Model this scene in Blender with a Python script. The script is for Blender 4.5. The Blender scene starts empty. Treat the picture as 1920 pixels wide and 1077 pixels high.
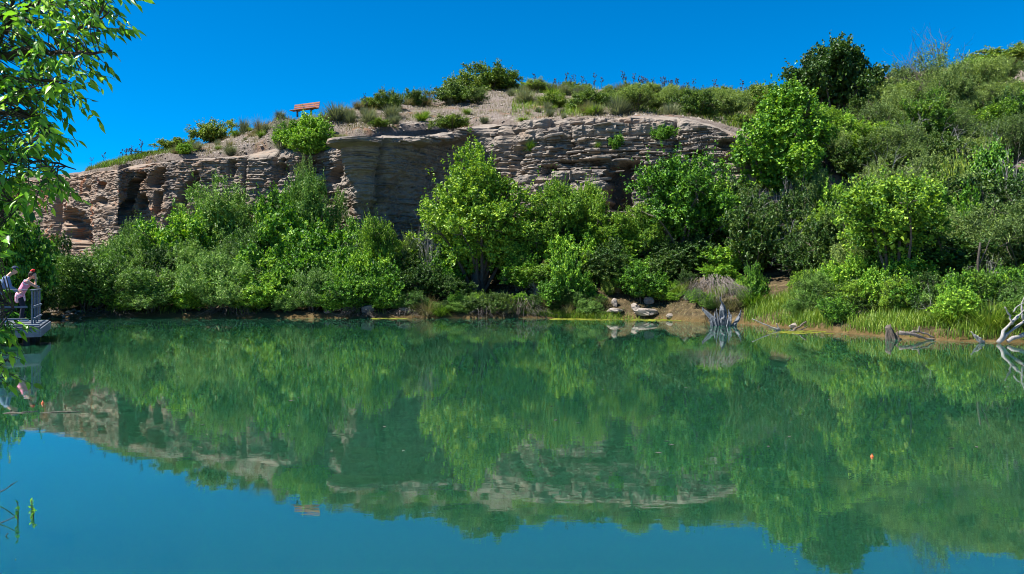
import bpy, math, random
import numpy as np
from mathutils import Vector, Matrix

# ------------------------------------------------------------------ camera, sky, sun, exposure
scene = bpy.context.scene
COL = scene.collection
CAM_H, YH, F = 1.87, 530.0, 1500.0          # eye height over the water, horizon row, focal length (1920 px wide)

cam_d = bpy.data.cameras.new('camera')
cam = bpy.data.objects.new('camera', cam_d)
COL.objects.link(cam)
cam.location = (0, 0, CAM_H)
cam.rotation_euler = (math.radians(90), 0, 0)
cam_d.sensor_width = 36.0
cam_d.lens = 36.0 * F / 1920.0
cam_d.shift_y = -(538.5 - YH) / 1920.0
cam_d.clip_end = 3000
scene.camera = cam

SUN_AZ = Vector((-0.98, -0.18, 0)).normalized()   # towards the sun: from the left, a little from behind the camera
SUN_EL = math.radians(58)
to_sun = Vector((SUN_AZ.x * math.cos(SUN_EL), SUN_AZ.y * math.cos(SUN_EL), math.sin(SUN_EL)))

world = bpy.data.worlds.new('World')
scene.world = world
world.use_nodes = True
wn = world.node_tree
wn.nodes.clear()
sky = wn.nodes.new('ShaderNodeTexSky')
sky.sky_type = 'NISHITA'
sky.sun_disc = False
sky.sun_elevation = SUN_EL
sky.sun_rotation = math.atan2(to_sun.x, to_sun.y)
sky.altitude = 1800
sky.air_density = 0.85
sky.dust_density = 0.05
sky.ozone_density = 4.0
hs = wn.nodes.new('ShaderNodeHueSaturation')
hs.inputs['Hue'].default_value = 0.497
hs.inputs['Saturation'].default_value = 1.55
hs.inputs['Value'].default_value = 1.0
bg = wn.nodes.new('ShaderNodeBackground')
bg.inputs['Strength'].default_value = 0.070
wo = wn.nodes.new('ShaderNodeOutputWorld')
wn.links.new(sky.outputs[0], hs.inputs['Color'])
wn.links.new(hs.outputs[0], bg.inputs['Color'])
wn.links.new(bg.outputs[0], wo.inputs['Surface'])

sun_d = bpy.data.lights.new('sun', 'SUN')
sun_d.energy = 5.0
sun_d.angle = math.radians(0.53)
sun_d.color = (1.0, 0.95, 0.86)
sun = bpy.data.objects.new('sun', sun_d)
COL.objects.link(sun)
sun.rotation_euler = to_sun.to_track_quat('Z', 'Y').to_euler()

vs = scene.view_settings
vs.view_transform = 'Standard'
vs.look = 'None'
vs.exposure = 1.45
vs.gamma = 1.0
vs.use_curve_mapping = False
scene.cycles.filter_width = 1.0
scene.cycles.max_bounces = 8
scene.cycles.diffuse_bounces = 2
scene.cycles.transmission_bounces = 4

# ------------------------------------------------------------------ helpers
RNG = np.random.default_rng(7)
TAB = np.random.default_rng(11).random((256, 256))

def vnoise(x, y, seed=0):
    x = np.asarray(x, float) + seed * 17.37
    y = np.asarray(y, float) + seed * 41.71
    xi = np.floor(x).astype(int); yi = np.floor(y).astype(int)
    fx = x - xi; fy = y - yi
    fx = fx * fx * (3 - 2 * fx); fy = fy * fy * (3 - 2 * fy)
    a = TAB[xi & 255, yi & 255]; b = TAB[(xi + 1) & 255, yi & 255]
    c = TAB[xi & 255, (yi + 1) & 255]; d = TAB[(xi + 1) & 255, (yi + 1) & 255]
    return (a * (1 - fx) + b * fx) * (1 - fy) + (c * (1 - fx) + d * fx) * fy - 0.5

def fbm(x, y, seed=0, oct=4):
    s = 0; a = 1.0; f = 1.0
    for o in range(oct):
        s = s + a * vnoise(np.asarray(x) * f, np.asarray(y) * f, seed + o * 3)
        a *= 0.5; f *= 2.03
    return s

def sstep(a, b, x):
    t = np.clip((np.asarray(x, float) - a) / (b - a), 0, 1)
    return t * t * (3 - 2 * t)

def at(px, py, D):
    """point seen at image position (px, py) when it stands D metres away"""
    return Vector(((px - 960) / F * D, D, CAM_H + (YH - py) / F * D))

def mesh_np(name, V, faces, smooth=False):
    """faces: list of (M,k) int arrays"""
    me = bpy.data.meshes.new(name)
    V = np.asarray(V, np.float32)
    me.vertices.add(len(V))
    me.vertices.foreach_set('co', V.ravel())
    if not isinstance(faces, (list, tuple)):
        faces = [faces]
    faces = [np.asarray(f, np.int32) for f in faces if len(f)]
    nl = sum(f.size for f in faces); nf = sum(len(f) for f in faces)
    me.loops.add(nl)
    me.polygons.add(nf)
    me.loops.foreach_set('vertex_index', np.concatenate([f.ravel() for f in faces]))
    starts = []; o = 0
    for f in faces:
        k = f.shape[1]
        starts.append(np.arange(len(f)) * k + o); o += f.size
    me.polygons.foreach_set('loop_start', np.concatenate(starts).astype(np.int32))
    me.polygons.foreach_set('use_smooth', np.full(nf, bool(smooth)))
    me.update(calc_edges=True)
    return me

def link(name, me, mat=None, parent=None):
    o = bpy.data.objects.new(name, me)
    COL.objects.link(o)
    if mat is not None and me is not None and len(me.materials) == 0:
        me.materials.append(mat)
    if parent is not None:
        o.parent = parent
    return o

def tag(o, label=None, cat=None, group=None, kind=None):
    if label: o['label'] = label
    if cat: o['category'] = cat
    if group: o['group'] = group
    if kind: o['kind'] = kind
    return o

def empty(name, loc, rz=0.0):
    o = bpy.data.objects.new(name, None)
    COL.objects.link(o)
    o.location = loc
    o.rotation_euler = (0, 0, rz)
    o.empty_display_size = 0.2
    return o

class MB:
    """collects vertices and faces of one part"""
    def __init__(s): s.V = []; s.F = {}; s.n = 0
    def add(s, V, faces):
        V = np.asarray(V, float)
        for f in (faces if isinstance(faces, list) else [faces]):
            f = np.asarray(f, int)
            if len(f): s.F.setdefault(f.shape[1], []).append(f + s.n)
        s.V.append(V); s.n += len(V)
    def mesh(s, name, smooth=False):
        return mesh_np(name, np.concatenate(s.V), [np.concatenate(v) for v in s.F.values()], smooth)
    def tube(s, P, R, sides=5, cap=True):
        P = np.asarray(P, float); n = len(P); R = np.broadcast_to(np.asarray(R, float), (n,))
        T = np.gradient(P, axis=0); T /= (np.linalg.norm(T, axis=1, keepdims=True) + 1e-9)
        up = np.array([0.13, 0.21, 1.0]) if abs(T[0, 2]) < 0.9 else np.array([1.0, 0.2, 0.1])
        A = np.cross(T, up); A /= (np.linalg.norm(A, axis=1, keepdims=True) + 1e-9)
        B = np.cross(T, A)
        th = np.arange(sides) / sides * 2 * math.pi
        V = P[:, None, :] + R[:, None, None] * (np.cos(th)[None, :, None] * A[:, None, :] + np.sin(th)[None, :, None] * B[:, None, :])
        i = np.arange(n - 1)[:, None]; j = np.arange(sides)[None, :]; k = (j + 1) % sides
        q = np.stack([i * sides + j, i * sides + k, (i + 1) * sides + k, (i + 1) * sides + j], -1).reshape(-1, 4)
        s.add(V.reshape(-1, 3), q)
        if cap and sides == 4:
            s.F.setdefault(4, []).append(np.array([[s.n - 4 * n + 3, s.n - 4 * n + 2, s.n - 4 * n + 1, s.n - 4 * n], [s.n - 4, s.n - 3, s.n - 2, s.n - 1]]))
        elif cap:
            b0 = s.n - sides * n; b1 = s.n - sides
            s.F.setdefault(3, []).append(np.array([[b0, b0 + k2 + 1, b0 + k2] for k2 in range(1, sides - 1)] + [[b1, b1 + k2, b1 + k2 + 1] for k2 in range(1, sides - 1)]))
    def box(s, c, size, M=None, bev=0.0):
        x, y, z = [v / 2 for v in size]
        if bev <= 0:
            V = np.array([[-x,-y,-z],[x,-y,-z],[x,y,-z],[-x,y,-z],[-x,-y,z],[x,-y,z],[x,y,z],[-x,y,z]])
            Fq = np.array([[0,3,2,1],[4,5,6,7],[0,1,5,4],[1,2,6,5],[2,3,7,6],[3,0,4,7]])
            fs = [Fq]
        else:
            b = bev
            V = []; idx = {}
            for sx in (-1, 1):
                for sy in (-1, 1):
                    for sz in (-1, 1):
                        for ax in range(3):
                            p = [sx * (x - b), sy * (y - b), sz * (z - b)]
                            p[ax] = (sx * x, sy * y, sz * z)[ax]
                            idx[(sx, sy, sz, ax)] = len(V); V.append(p)
            V = np.array(V); q = []; t = []
            for ax in range(3):
                o1, o2 = [a for a in range(3) if a != ax]
                for sg in (-1, 1):
                    def g(a, b2):
                        k = [0, 0, 0]; k[ax] = sg; k[o1] = a; k[o2] = b2
                        return idx[(k[0], k[1], k[2], ax)]
                    q.append([g(-1, -1), g(1, -1), g(1, 1), g(-1, 1)])
                for a in (-1, 1):
                    for b2 in (-1, 1):
                        k0 = [0, 0, 0]; k0[o1] = a; k0[o2] = b2
                        k1 = list(k0); k0[ax] = -1; k1[ax] = 1
                        q.append([idx[(*k0, o1)], idx[(*k1, o1)], idx[(*k1, o2)], idx[(*k0, o2)]])
            for sx in (-1, 1):
                for sy in (-1, 1):
                    for sz in (-1, 1):
                        t.append([idx[(sx, sy, sz, a)] for a in range(3)])
            fs = [np.array(q), np.array(t)]
        if M is not None:
            V = V @ np.array(M.to_3x3()).T
        s.add(V + np.asarray(c, float), fs)

def rock_mesh(name, seed, size, n=10, rough=0.25, flat=1.0):
    """angular stone: subdivided sphere pushed by noise and cut by random planes"""
    r = np.random.default_rng(seed)
    th = np.linspace(0, math.pi, n); ph = np.arange(2 * n) / (2 * n) * 2 * math.pi
    T, P = np.meshgrid(th, ph, indexing='ij')
    V = np.stack([np.sin(T) * np.cos(P), np.sin(T) * np.sin(P), np.cos(T)], -1).reshape(-1, 3)
    for k in range(11):
        d = r.normal(size=3); d /= np.linalg.norm(d)
        lim = r.uniform(0.55, 0.85)
        h = V @ d
        over = np.clip(h - lim, 0, None)
        V = V - over[:, None] * d
    V *= 1 + rough * fbm(V[:, 0] * 2 + seed, V[:, 1] * 2 + V[:, 2] * 3, seed % 50)[:, None]
    V *= np.array(size) / 2
    i = np.arange(n - 1)[:, None]; j = np.arange(2 * n)[None, :]; k = (j + 1) % (2 * n)
    q = np.stack([i * 2 * n + j, (i + 1) * 2 * n + j, (i + 1) * 2 * n + k, i * 2 * n + k], -1).reshape(-1, 4)
    return mesh_np(name, V, q)

# ------------------------------------------------------------------ materials
class NT:
    def __init__(s, name):
        s.m = bpy.data.materials.new(name); s.m.use_nodes = True
        s.t = s.m.node_tree; s.t.nodes.clear()
        s.out = s.t.nodes.new('ShaderNodeOutputMaterial')
    def n(s, typ, **kw):
        nd = s.t.nodes.new('ShaderNode' + typ)
        for k, v in kw.items():
            if k.startswith('_'): setattr(nd, k[1:], v)
        return nd
    def l(s, a, b): s.t.links.new(a, b)
    def noise(s, vec, scale, detail=4, rough=0.6, dist=0.0):
        nd = s.n('TexNoise'); nd.inputs['Scale'].default_value = scale
        nd.inputs['Detail'].default_value = detail; nd.inputs['Roughness'].default_value = rough
        nd.inputs['Distortion'].default_value = dist
        if vec is not None: s.l(vec, nd.inputs['Vector'])
        return nd.outputs['Fac']
    def ramp(s, fac, stops, interp='LINEAR'):
        nd = s.n('ValToRGB'); cr = nd.color_ramp; cr.interpolation = interp
        while len(cr.elements) < len(stops): cr.elements.new(0.5)
        for e, (p, c) in zip(cr.elements, stops):
            e.position = p; e.color = (c[0], c[1], c[2], 1) if hasattr(c, '__len__') else (c, c, c, 1)
        s.l(fac, nd.inputs['Fac']); return nd.outputs['Color']
    def mix(s, fac, a, b, blend='MIX'):
        nd = s.n('MixRGB'); nd.blend_type = blend
        for inp, v in (('Fac', fac), ('Color1', a), ('Color2', b)):
            if isinstance(v, bpy.types.NodeSocket): s.l(v, nd.inputs[inp])
            elif inp == 'Fac': nd.inputs[inp].default_value = v
            else: nd.inputs[inp].default_value = (*v, 1)
        return nd.outputs['Color']
    def math(s, op, a, b=0.0):
        nd = s.n('Math'); nd.operation = op
        for i, v in enumerate((a, b)):
            if isinstance(v, bpy.types.NodeSocket): s.l(v, nd.inputs[i])
            else: nd.inputs[i].default_value = v
        return nd.outputs[0]
    def mapping(s, scale, rot=(0, 0, 0), src='Object'):
        tc = s.n('TexCoord') if src != 'pos' else s.n('NewGeometry')
        mp = s.n('Mapping'); mp.inputs['Scale'].default_value = scale; mp.inputs['Rotation'].default_value = rot
        s.l(tc.outputs['Position' if src == 'pos' else src], mp.inputs['Vector'])
        return mp.outputs[0]
    def bump(s, h, strength=0.5, dist=0.05):
        nd = s.n('Bump'); nd.inputs['Strength'].default_value = strength; nd.inputs['Distance'].default_value = dist
        s.l(h, nd.inputs['Height']); return nd.outputs[0]
    def principled(s, col, rough=0.8, normal=None, spec=0.3):
        p = s.n('BsdfPrincipled')
        if isinstance(col, bpy.types.NodeSocket): s.l(col, p.inputs['Base Color'])
        else: p.inputs['Base Color'].default_value = (*col, 1)
        if isinstance(rough, bpy.types.NodeSocket): s.l(rough, p.inputs['Roughness'])
        else: p.inputs['Roughness'].default_value = rough
        p.inputs['Specular IOR Level'].default_value = spec
        if normal is not None: s.l(normal, p.inputs['Normal'])
        return p
    def done(s, sh):
        s.l(sh, s.out.inputs['Surface']); return s.m

def mat_leaf(name, cols, trans=0.35, rough=0.5, spec=0.3, clump=0.9):
    t = NT(name)
    geo = t.n('NewGeometry'); oi = t.n('ObjectInfo')
    pos = t.mapping((1, 1, 1), src='pos')
    nz = t.noise(pos, clump, 2, 0.6)
    r = t.math('ADD', t.math('MULTIPLY', geo.outputs['Random Per Island'], 0.55), t.math('MULTIPLY', nz, 0.5))
    r = t.math('ADD', r, t.math('MULTIPLY', t.math('SUBTRACT', oi.outputs['Random'], 0.5), 0.28))
    k = len(cols)
    c = t.ramp(r, [(0.18 + 0.66 * i / (k - 1), col) for i, col in enumerate(cols)])
    p = t.principled(c, rough, spec=spec)
    tr = t.n('BsdfTranslucent')
    warm = t.mix(1.0, c, (1.25, 1.25, 0.55), 'MULTIPLY')
    t.l(warm, tr.inputs['Color'])
    mx = t.n('MixShader'); mx.inputs[0].default_value = trans
    t.l(p.outputs[0], mx.inputs[1]); t.l(tr.outputs[0], mx.inputs[2])
    return t.done(mx.outputs[0])

def mat_simple(name, cols, scale=(3, 3, 3), rough=0.8, bump=0.3, nscale=4, spec=0.25, src='Object', dist=0.02):
    t = NT(name)
    v = t.mapping(scale, src=src)
    f = t.noise(v, nscale, 6, 0.65, 0.3)
    c = t.ramp(f, [(0.25 + 0.5 * i / (len(cols) - 1), c) for i, c in enumerate(cols)])
    f2 = t.noise(v, nscale * 5, 4)
    return t.done(t.principled(c, rough, t.bump(f2, bump, dist), spec).outputs[0])

M = {}
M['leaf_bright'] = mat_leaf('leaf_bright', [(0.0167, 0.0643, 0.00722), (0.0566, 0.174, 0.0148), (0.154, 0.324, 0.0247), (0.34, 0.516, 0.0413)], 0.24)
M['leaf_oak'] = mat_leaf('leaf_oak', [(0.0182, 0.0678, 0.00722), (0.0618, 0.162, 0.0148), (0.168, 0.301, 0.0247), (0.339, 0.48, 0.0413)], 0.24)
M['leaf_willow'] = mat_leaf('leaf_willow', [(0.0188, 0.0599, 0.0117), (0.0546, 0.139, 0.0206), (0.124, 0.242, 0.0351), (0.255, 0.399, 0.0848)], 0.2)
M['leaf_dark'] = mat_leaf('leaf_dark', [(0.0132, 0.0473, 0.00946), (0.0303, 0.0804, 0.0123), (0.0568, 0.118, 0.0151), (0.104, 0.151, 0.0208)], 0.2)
M['leaf_mound'] = mat_leaf('leaf_mound', [(0.0217, 0.056, 0.00907), (0.0612, 0.129, 0.0147), (0.142, 0.225, 0.0217), (0.263, 0.318, 0.0412)], 0.2)
M['leaf_sage'] = mat_leaf('leaf_sage', [(0.0602, 0.0817, 0.0516), (0.112, 0.142, 0.086), (0.172, 0.202, 0.129), (0.249, 0.258, 0.172)], 0.2, 0.7)
M['leaf_feather'] = mat_leaf('leaf_feather', [(0.0274, 0.0579, 0.0159), (0.0703, 0.132, 0.0323), (0.157, 0.235, 0.0635), (0.3, 0.389, 0.11)], 0.3, 0.6)
M['leaf_grass'] = mat_leaf('leaf_grass', [(0.0198, 0.0597, 0.00602), (0.0536, 0.128, 0.0114), (0.117, 0.213, 0.0186), (0.239, 0.31, 0.0499)], 0.35)
M['leaf_dry'] = mat_leaf('leaf_dry', [(0.09, 0.0772, 0.0387), (0.154, 0.136, 0.0709), (0.213, 0.187, 0.109), (0.129, 0.154, 0.0645)], 0.25, 0.8)
M['leaf_near'] = mat_leaf('leaf_near', [(0.0224, 0.0863, 0.00937), (0.0681, 0.218, 0.0191), (0.176, 0.402, 0.0321), (0.424, 0.64, 0.0486)], 0.4, 0.34, 0.5, 2.0)
M['bark'] = mat_simple('bark', [(0.044, 0.036, 0.0304), (0.088, 0.072, 0.06), (0.136, 0.116, 0.096)], (4, 4, 1), 0.9, 0.6, 6)
M['bark_near'] = mat_simple('bark_near', [(0.024, 0.0216, 0.02), (0.056, 0.048, 0.04), (0.096, 0.084, 0.072)], (6, 6, 2), 0.9, 0.6, 6)
M['dead_wood'] = mat_simple('dead_wood', [(0.141, 0.134, 0.134), (0.23, 0.221, 0.214), (0.32, 0.307, 0.294)], (6, 6, 2), 0.85, 0.5, 4)
M['root_wood'] = mat_simple('root_wood', [(0.0553, 0.0447, 0.0398), (0.117, 0.099, 0.0887), (0.227, 0.199, 0.184)], (5, 5, 5), 0.9, 0.3, 4)
M['stalk'] = mat_simple('stalk', [(0.028, 0.0224, 0.024), (0.056, 0.044, 0.04)], (3, 3, 3), 0.9)

# sandstone: horizontal beds, rust stains, grey varnish
def mat_rock():
    t = NT('sandstone')
    geo = t.n('NewGeometry')
    sep = t.n('SeparateXYZ'); t.l(geo.outputs['Position'], sep.inputs[0])
    vb = t.mapping((0.12, 0.12, 6.0), src='pos')
    beds = t.noise(vb, 1.0, 5, 0.7, 0.3)
    v = t.mapping((1, 1, 1), src='pos')
    big = t.noise(v, 0.35, 4, 0.6)
    med = t.noise(v, 2.2, 6, 0.68)
    c = t.ramp(beds, [(0.2, (0.0858, 0.0739, 0.0655)), (0.42, (0.161, 0.137, 0.118)), (0.55, (0.214, 0.182, 0.155)), (0.8, (0.301, 0.26, 0.222))])
    c2 = t.ramp(med, [(0.25, (0.0858, 0.076, 0.069)), (0.5, (0.193, 0.166, 0.141)), (0.75, (0.307, 0.263, 0.224))])
    c = t.mix(0.5, c, c2)
    # rust and pink stains, commoner to the west end
    west = t.n('MapRange'); west.inputs['From Min'].default_value = -10; west.inputs['From Max'].default_value = -32
    west.inputs['To Min'].default_value = 0.0; west.inputs['To Max'].default_value = 0.21
    t.l(sep.outputs['X'], west.inputs['Value'])
    st = t.math('ADD', t.noise(v, 0.6, 5, 0.62, 0.4), west.outputs[0])
    stm = t.ramp(st, [(0.54, 0.0), (0.74, 0.65)])
    c = t.mix(stm, c, (0.243, 0.166, 0.116))
    ru = t.ramp(t.math('ADD', t.noise(v, 0.9, 3, 0.5, 0.8), west.outputs[0]), [(0.80, 0.0), (0.87, 0.7)])
    c = t.mix(ru, c, (0.284, 0.106, 0.045))
    vn = t.mapping((0.607, 0.633, 0.165), src='pos')
    va = t.ramp(t.noise(vn, 1.2, 5, 0.6, 0.2), [(0.54, 0.0), (0.70, 0.7)])
    c = t.mix(va, c, (0.0573, 0.0599, 0.0674))
    fine = t.noise(t.mapping((3, 3, 22), src='pos'), 1.0, 6, 0.7, 0.4)
    h = t.math('ADD', t.math('MULTIPLY', fine, 1.0), t.math('MULTIPLY', med, 0.8))
    return t.done(t.principled(c, 0.92, t.bump(h, 0.75, 0.07), 0.15).outputs[0])
M['rock'] = mat_rock()

def mat_hill():
    t = NT('hill_soil')
    geo = t.n('NewGeometry')
    sep = t.n('SeparateXYZ'); t.l(geo.outputs['Position'], sep.inputs[0])
    v = t.mapping((1, 1, 1), src='pos')
    a = t.noise(v, 0.5, 6, 0.65); b = t.noise(v, 6.0, 5, 0.7)
    pink = t.ramp(a, [(0.3, (0.091, 0.0693, 0.0573)), (0.5, (0.13, 0.104, 0.0892)), (0.7, (0.158, 0.137, 0.121))])
    pebble = t.ramp(b, [(0.32, (0.0433, 0.0374, 0.0332)), (0.46, (0.12, 0.0964, 0.0833)), (0.7, (0.193, 0.177, 0.161))])
    soil = t.mix(0.55, pink, pebble)
    red = t.ramp(t.noise(v, 0.33, 3, 0.5, 0.5), [(0.56, 0.0), (0.66, 0.75)])
    soil = t.mix(red, soil, (0.154, 0.0854, 0.0488))
    # leaf litter and mud of the lower bank
    lit = t.ramp(t.noise(v, 2.5, 6, 0.7), [(0.3, (0.0197, 0.016, 0.00959)), (0.5, (0.0526, 0.0401, 0.0214)), (0.62, (0.0967, 0.0707, 0.0373)), (0.8, (0.131, 0.104, 0.064))])
    z = t.math('ADD', sep.outputs['Z'], t.math('MULTIPLY', t.math('SUBTRACT', a, 0.5), 3.0))
    up = t.n('MapRange'); up.inputs['From Min'].default_value = 6.0; up.inputs['From Max'].default_value = 9.0
    t.l(z, up.inputs['Value'])
    c = t.mix(up.outputs[0], lit, soil)
    wet = t.n('MapRange'); wet.inputs['From Min'].default_value = 0.10; wet.inputs['From Max'].default_value = 0.28
    t.l(sep.outputs['Z'], wet.inputs['Value'])
    c = t.mix(wet.outputs[0], t.mix(0.45, c, (0.10, 0.065, 0.02)), c)
    vo = t.n('TexVoronoi'); vo.inputs['Scale'].default_value = 7.0; t.l(v, vo.inputs['Vector'])
    h = t.math('ADD', b, t.math('MULTIPLY', vo.outputs['Distance'], -0.6))
    return t.done(t.principled(c, 0.95, t.bump(h, 0.55, 0.06), 0.1).outputs[0])
M['hill'] = mat_hill()

def mat_water():
    t = NT('pond_water')
    v = t.mapping((1.0, 2.2, 1.0), src='pos')
    n1 = t.noise(v, 2.2, 3, 0.55, 0.2)
    v2 = t.mapping((0.10, 0.35, 1.0), src='pos')
    n2 = t.noise(v2, 1.0, 2, 0.5)
    v3 = t.mapping((0.12, 0.16, 1.0), src='pos')
    calm = t.ramp(t.noise(v3, 0.8, 3, 0.55, 0.3), [(0.42, 0.30), (0.66, 1.0)])   # patches of breeze on still water
    h = t.math('MULTIPLY', t.math('ADD', n1, t.math('MULTIPLY', n2, 1.5)), calm)
    murk = t.ramp(t.noise(t.mapping((0.05, 0.08, 1), src='pos'), 1.0, 2), [(0.3, (0.008, 0.052, 0.025)), (0.7, (0.012, 0.062, 0.030))])
    p = t.principled(murk, 0.02, t.bump(h, 0.016, 0.06), 0.5)
    p.inputs['IOR'].default_value = 3.1
    p.subsurface_method = 'RANDOM_WALK'
    p.inputs['Subsurface Weight'].default_value = 1.0
    p.inputs['Subsurface Radius'].default_value = (0.5, 1.0, 0.8)
    p.inputs['Subsurface Scale'].default_value = 2.2
    return t.done(p.outputs[0])
M['water'] = mat_water()
M['near_soil'] = mat_simple('near_soil', [(0.06, 0.045, 0.025), (0.13, 0.10, 0.06), (0.22, 0.17, 0.11)], (1, 1, 1), 0.95, 0.6, 3, 0.1, 'pos')
M['stone'] = mat_simple('stone', [(0.12, 0.102, 0.0872), (0.216, 0.186, 0.162), (0.312, 0.276, 0.246)], (1, 1, 1), 0.9, 0.6, 2.2, 0.15, 'pos', 0.05)
M['algae'] = mat_simple('algae', [(0.06, 0.078, 0.006), (0.132, 0.15, 0.009), (0.198, 0.198, 0.018)], (2, 2, 2), 0.6, 0.5, 3, 0.3, 'pos')

# ------------------------------------------------------------------ terrain tables (per image column)
def tab(*pairs):
    a = np.array(pairs, float)
    return lambda px: np.interp(px, a[:, 0], a[:, 1])
shore_y = tab((-500, 600), (60, 598), (200, 597), (700, 597), (1000, 597), (1250, 599), (1300, 604), (1400, 608), (1500, 618), (1600, 627), (1700, 636), (1800, 641), (1920, 643), (2500, 650))
py_top = tab((-500, 362), (0, 345), (100, 333), (170, 323), (225, 320), (250, 314), (310, 301), (400, 297), (540, 291), (600, 287), (640, 278), (668, 265), (700, 259), (800, 256), (862, 248), (900, 242), (960, 233), (1000, 229), (1100, 225), (1200, 222), (1300, 229), (1350, 241), (1400, 262), (1440, 285), (1480, 330), (1600, 360), (1750, 365), (1920, 365), (2500, 380))
d_top = tab((-500, 72), (0, 70), (100, 65.5), (170, 61.2), (222, 57.5), (240, 59.6), (300, 59), (330, 58.2), (400, 58.3), (540, 57), (600, 56.4), (640, 55), (668, 50.6), (690, 50.8), (760, 53), (840, 56), (880, 57), (920, 57), (960, 56), (1000, 54.5), (1100, 53.2), (1200, 52.4), (1300, 51.5), (1400, 50.5), (1460, 49.5), (1600, 50), (1920, 51), (2500, 54))
d_base = tab((-500, 71.5), (0, 69.5), (100, 65), (170, 60.7), (222, 57.0), (240, 59.2), (300, 58.6), (330, 57.5), (400, 57.6), (540, 56.2), (600, 56.0), (640, 55.2), (660, 53.2), (690, 53.0), (760, 54.9), (840, 57.0), (880, 57.0), (920, 54.5), (960, 51.5), (1000, 49.6), (1100, 48.2), (1200, 47.2), (1300, 46.7), (1400, 46.6), (1460, 46.8), (1600, 46.8), (1920, 47), (2500, 50))
py_base = tab((-500, 475), (100, 478), (170, 472), (300, 446), (400, 442), (600, 442), (672, 458), (800, 468), (900, 460), (960, 440), (1100, 440), (1200, 440), (1300, 440), (1400, 436), (1460, 436), (1600, 430), (1920, 430), (2500, 440))
py_ridge = tab((-500, 345), (0, 330), (100, 324), (180, 316), (250, 302), (330, 284), (400, 262), (470, 240), (540, 218), (600, 214), (640, 212), (700, 200), (760, 191), (820, 186), (860, 174), (920, 168), (1000, 168), (1100, 172), (1200, 170), (1300, 174), (1400, 182), (1500, 170), (1600, 158), (1700, 142), (1800, 122), (1920, 104), (2500, 70))
d_ridge = tab((-500, 78), (0, 75), (100, 70), (180, 66.5), (250, 67), (400, 70), (480, 66), (550, 60.5), (620, 61.5), (700, 68), (850, 80), (950, 86), (1100, 85), (1300, 82), (1500, 80), (1700, 82), (1920, 85), (2500, 95))
def zat(py, D): return CAM_H + (YH - py) / F * D

def knots(px):
    px = np.asarray(px, float)
    Ds = F * CAM_H / (shore_y(px) - YH)
    Db = d_base(px); Dt = d_top(px); Dr = d_ridge(px)
    zb = zat(py_base(px), Db); zt = zat(py_top(px), Dt); zr = zat(py_ridge(px), Dr)
    Dw = np.maximum(Db + 4.2, Dt + 2.6)
    Dr = np.maximum(Dr, Dw + 2.5)
    zw = zt + (zr - zt) * (Dw - Dt) / (Dr - Dt) - 0.05
    K = np.stack([Ds - 8, Ds, Ds + 0.45, Ds + 0.55 * (Db - Ds), Db + 3.2, Dw - 0.3, Dw, Dr, Dr + 30, Dr + 160], -1)
    Z = np.stack([0 * Ds - 2.2, 0 * Ds - 0.02, 0 * Ds + 0.28, 0.28 + 0.36 * zb, zb + 0.25, zw - 0.55, zw, zr, zr - 5, zr - 25], -1)
    return K, Z

def tnoise(x, y, z):
    n = 0.55 * fbm(x * 0.16, y * 0.16, 4, 5) + 0.16 * fbm(x * 0.9, y * 0.9, 9, 3)
    return n * sstep(0.05, 1.2, z)

def terrain_z(px, D):
    K, Z = knots(px)
    x = (px - 960) / F * D
    z = float(np.interp(D, K, Z))
    Dt = float(d_top(px))
    if D > Dt - 0.1:                      # on the rock shelf above the cliff edge
        zt = zat(float(py_top(px)), Dt); z = max(z, zt + (Z[7] - zt) * min((D - Dt) / (K[7] - Dt), 1.0) - 0.08) if D < K[7] else z
    return z + float(tnoise(x, D, z))

def build_hill():
    px = np.arange(-500, 2501, 6.0)
    K, Z = knots(px)
    subs = [5, 3, 20, 20, 4, 4, 60, 10, 8]
    Ds = []; Zs = []
    for i, n in enumerate(subs):
        t = (np.arange(n) / n)[None, :]
        Ds.append(K[:, i:i + 1] * (1 - t) + K[:, i + 1:i + 2] * t)
        Zs.append(Z[:, i:i + 1] * (1 - t) + Z[:, i + 1:i + 2] * t)
    Ds.append(K[:, -1:]); Zs.append(Z[:, -1:])
    D = np.concatenate(Ds, 1); z = np.concatenate(Zs, 1)
    x = (px[:, None] - 960) / F * D
    z = z + tnoise(x, D, z)
    V = np.stack([x, D, z], -1)
    nu, nv = D.shape
    i = np.arange(nu - 1)[:, None]; j = np.arange(nv - 1)[None, :]
    q = np.stack([i * nv + j, (i + 1) * nv + j, (i + 1) * nv + j + 1, i * nv + j + 1], -1).reshape(-1, 4)
    o = link('hillside', mesh_np('hillside', V.reshape(-1, 3), q, True), M['hill'])
    tag(o, 'pink soil hillside rising from the pond to the ridge', kind='structure')
build_hill()

# wide ground under everything, water sheet, near bank
def sheet(name, xs, ys, zf, mat, smooth=True):
    X, Y = np.meshgrid(xs, ys, indexing='ij')
    V = np.stack([X, Y, zf(X, Y)], -1).reshape(-1, 3)
    nu, nv = len(xs), len(ys)
    i = np.arange(nu - 1)[:, None]; j = np.arange(nv - 1)[None, :]
    q = np.stack([i * nv + j, (i + 1) * nv + j, (i + 1) * nv + j + 1, i * nv + j + 1], -1).reshape(-1, 4)
    return link(name, mesh_np(name, V, q, smooth), mat)
tag(sheet('ground', np.linspace(-1500, 1500, 9), np.linspace(-1500, 1500, 9), lambda X, Y: 0 * X - 2.6, M['near_soil']), 'flat ground around the pond', kind='structure')
def build_water():
    mb = MB(); mb.box((0, 24, -1.25), (150, 72, 2.5))
    o = link('water', mb.mesh('water'), M['water'])
    tag(o, 'still green pond water mirroring the cliff', kind='structure')
build_water()

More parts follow.
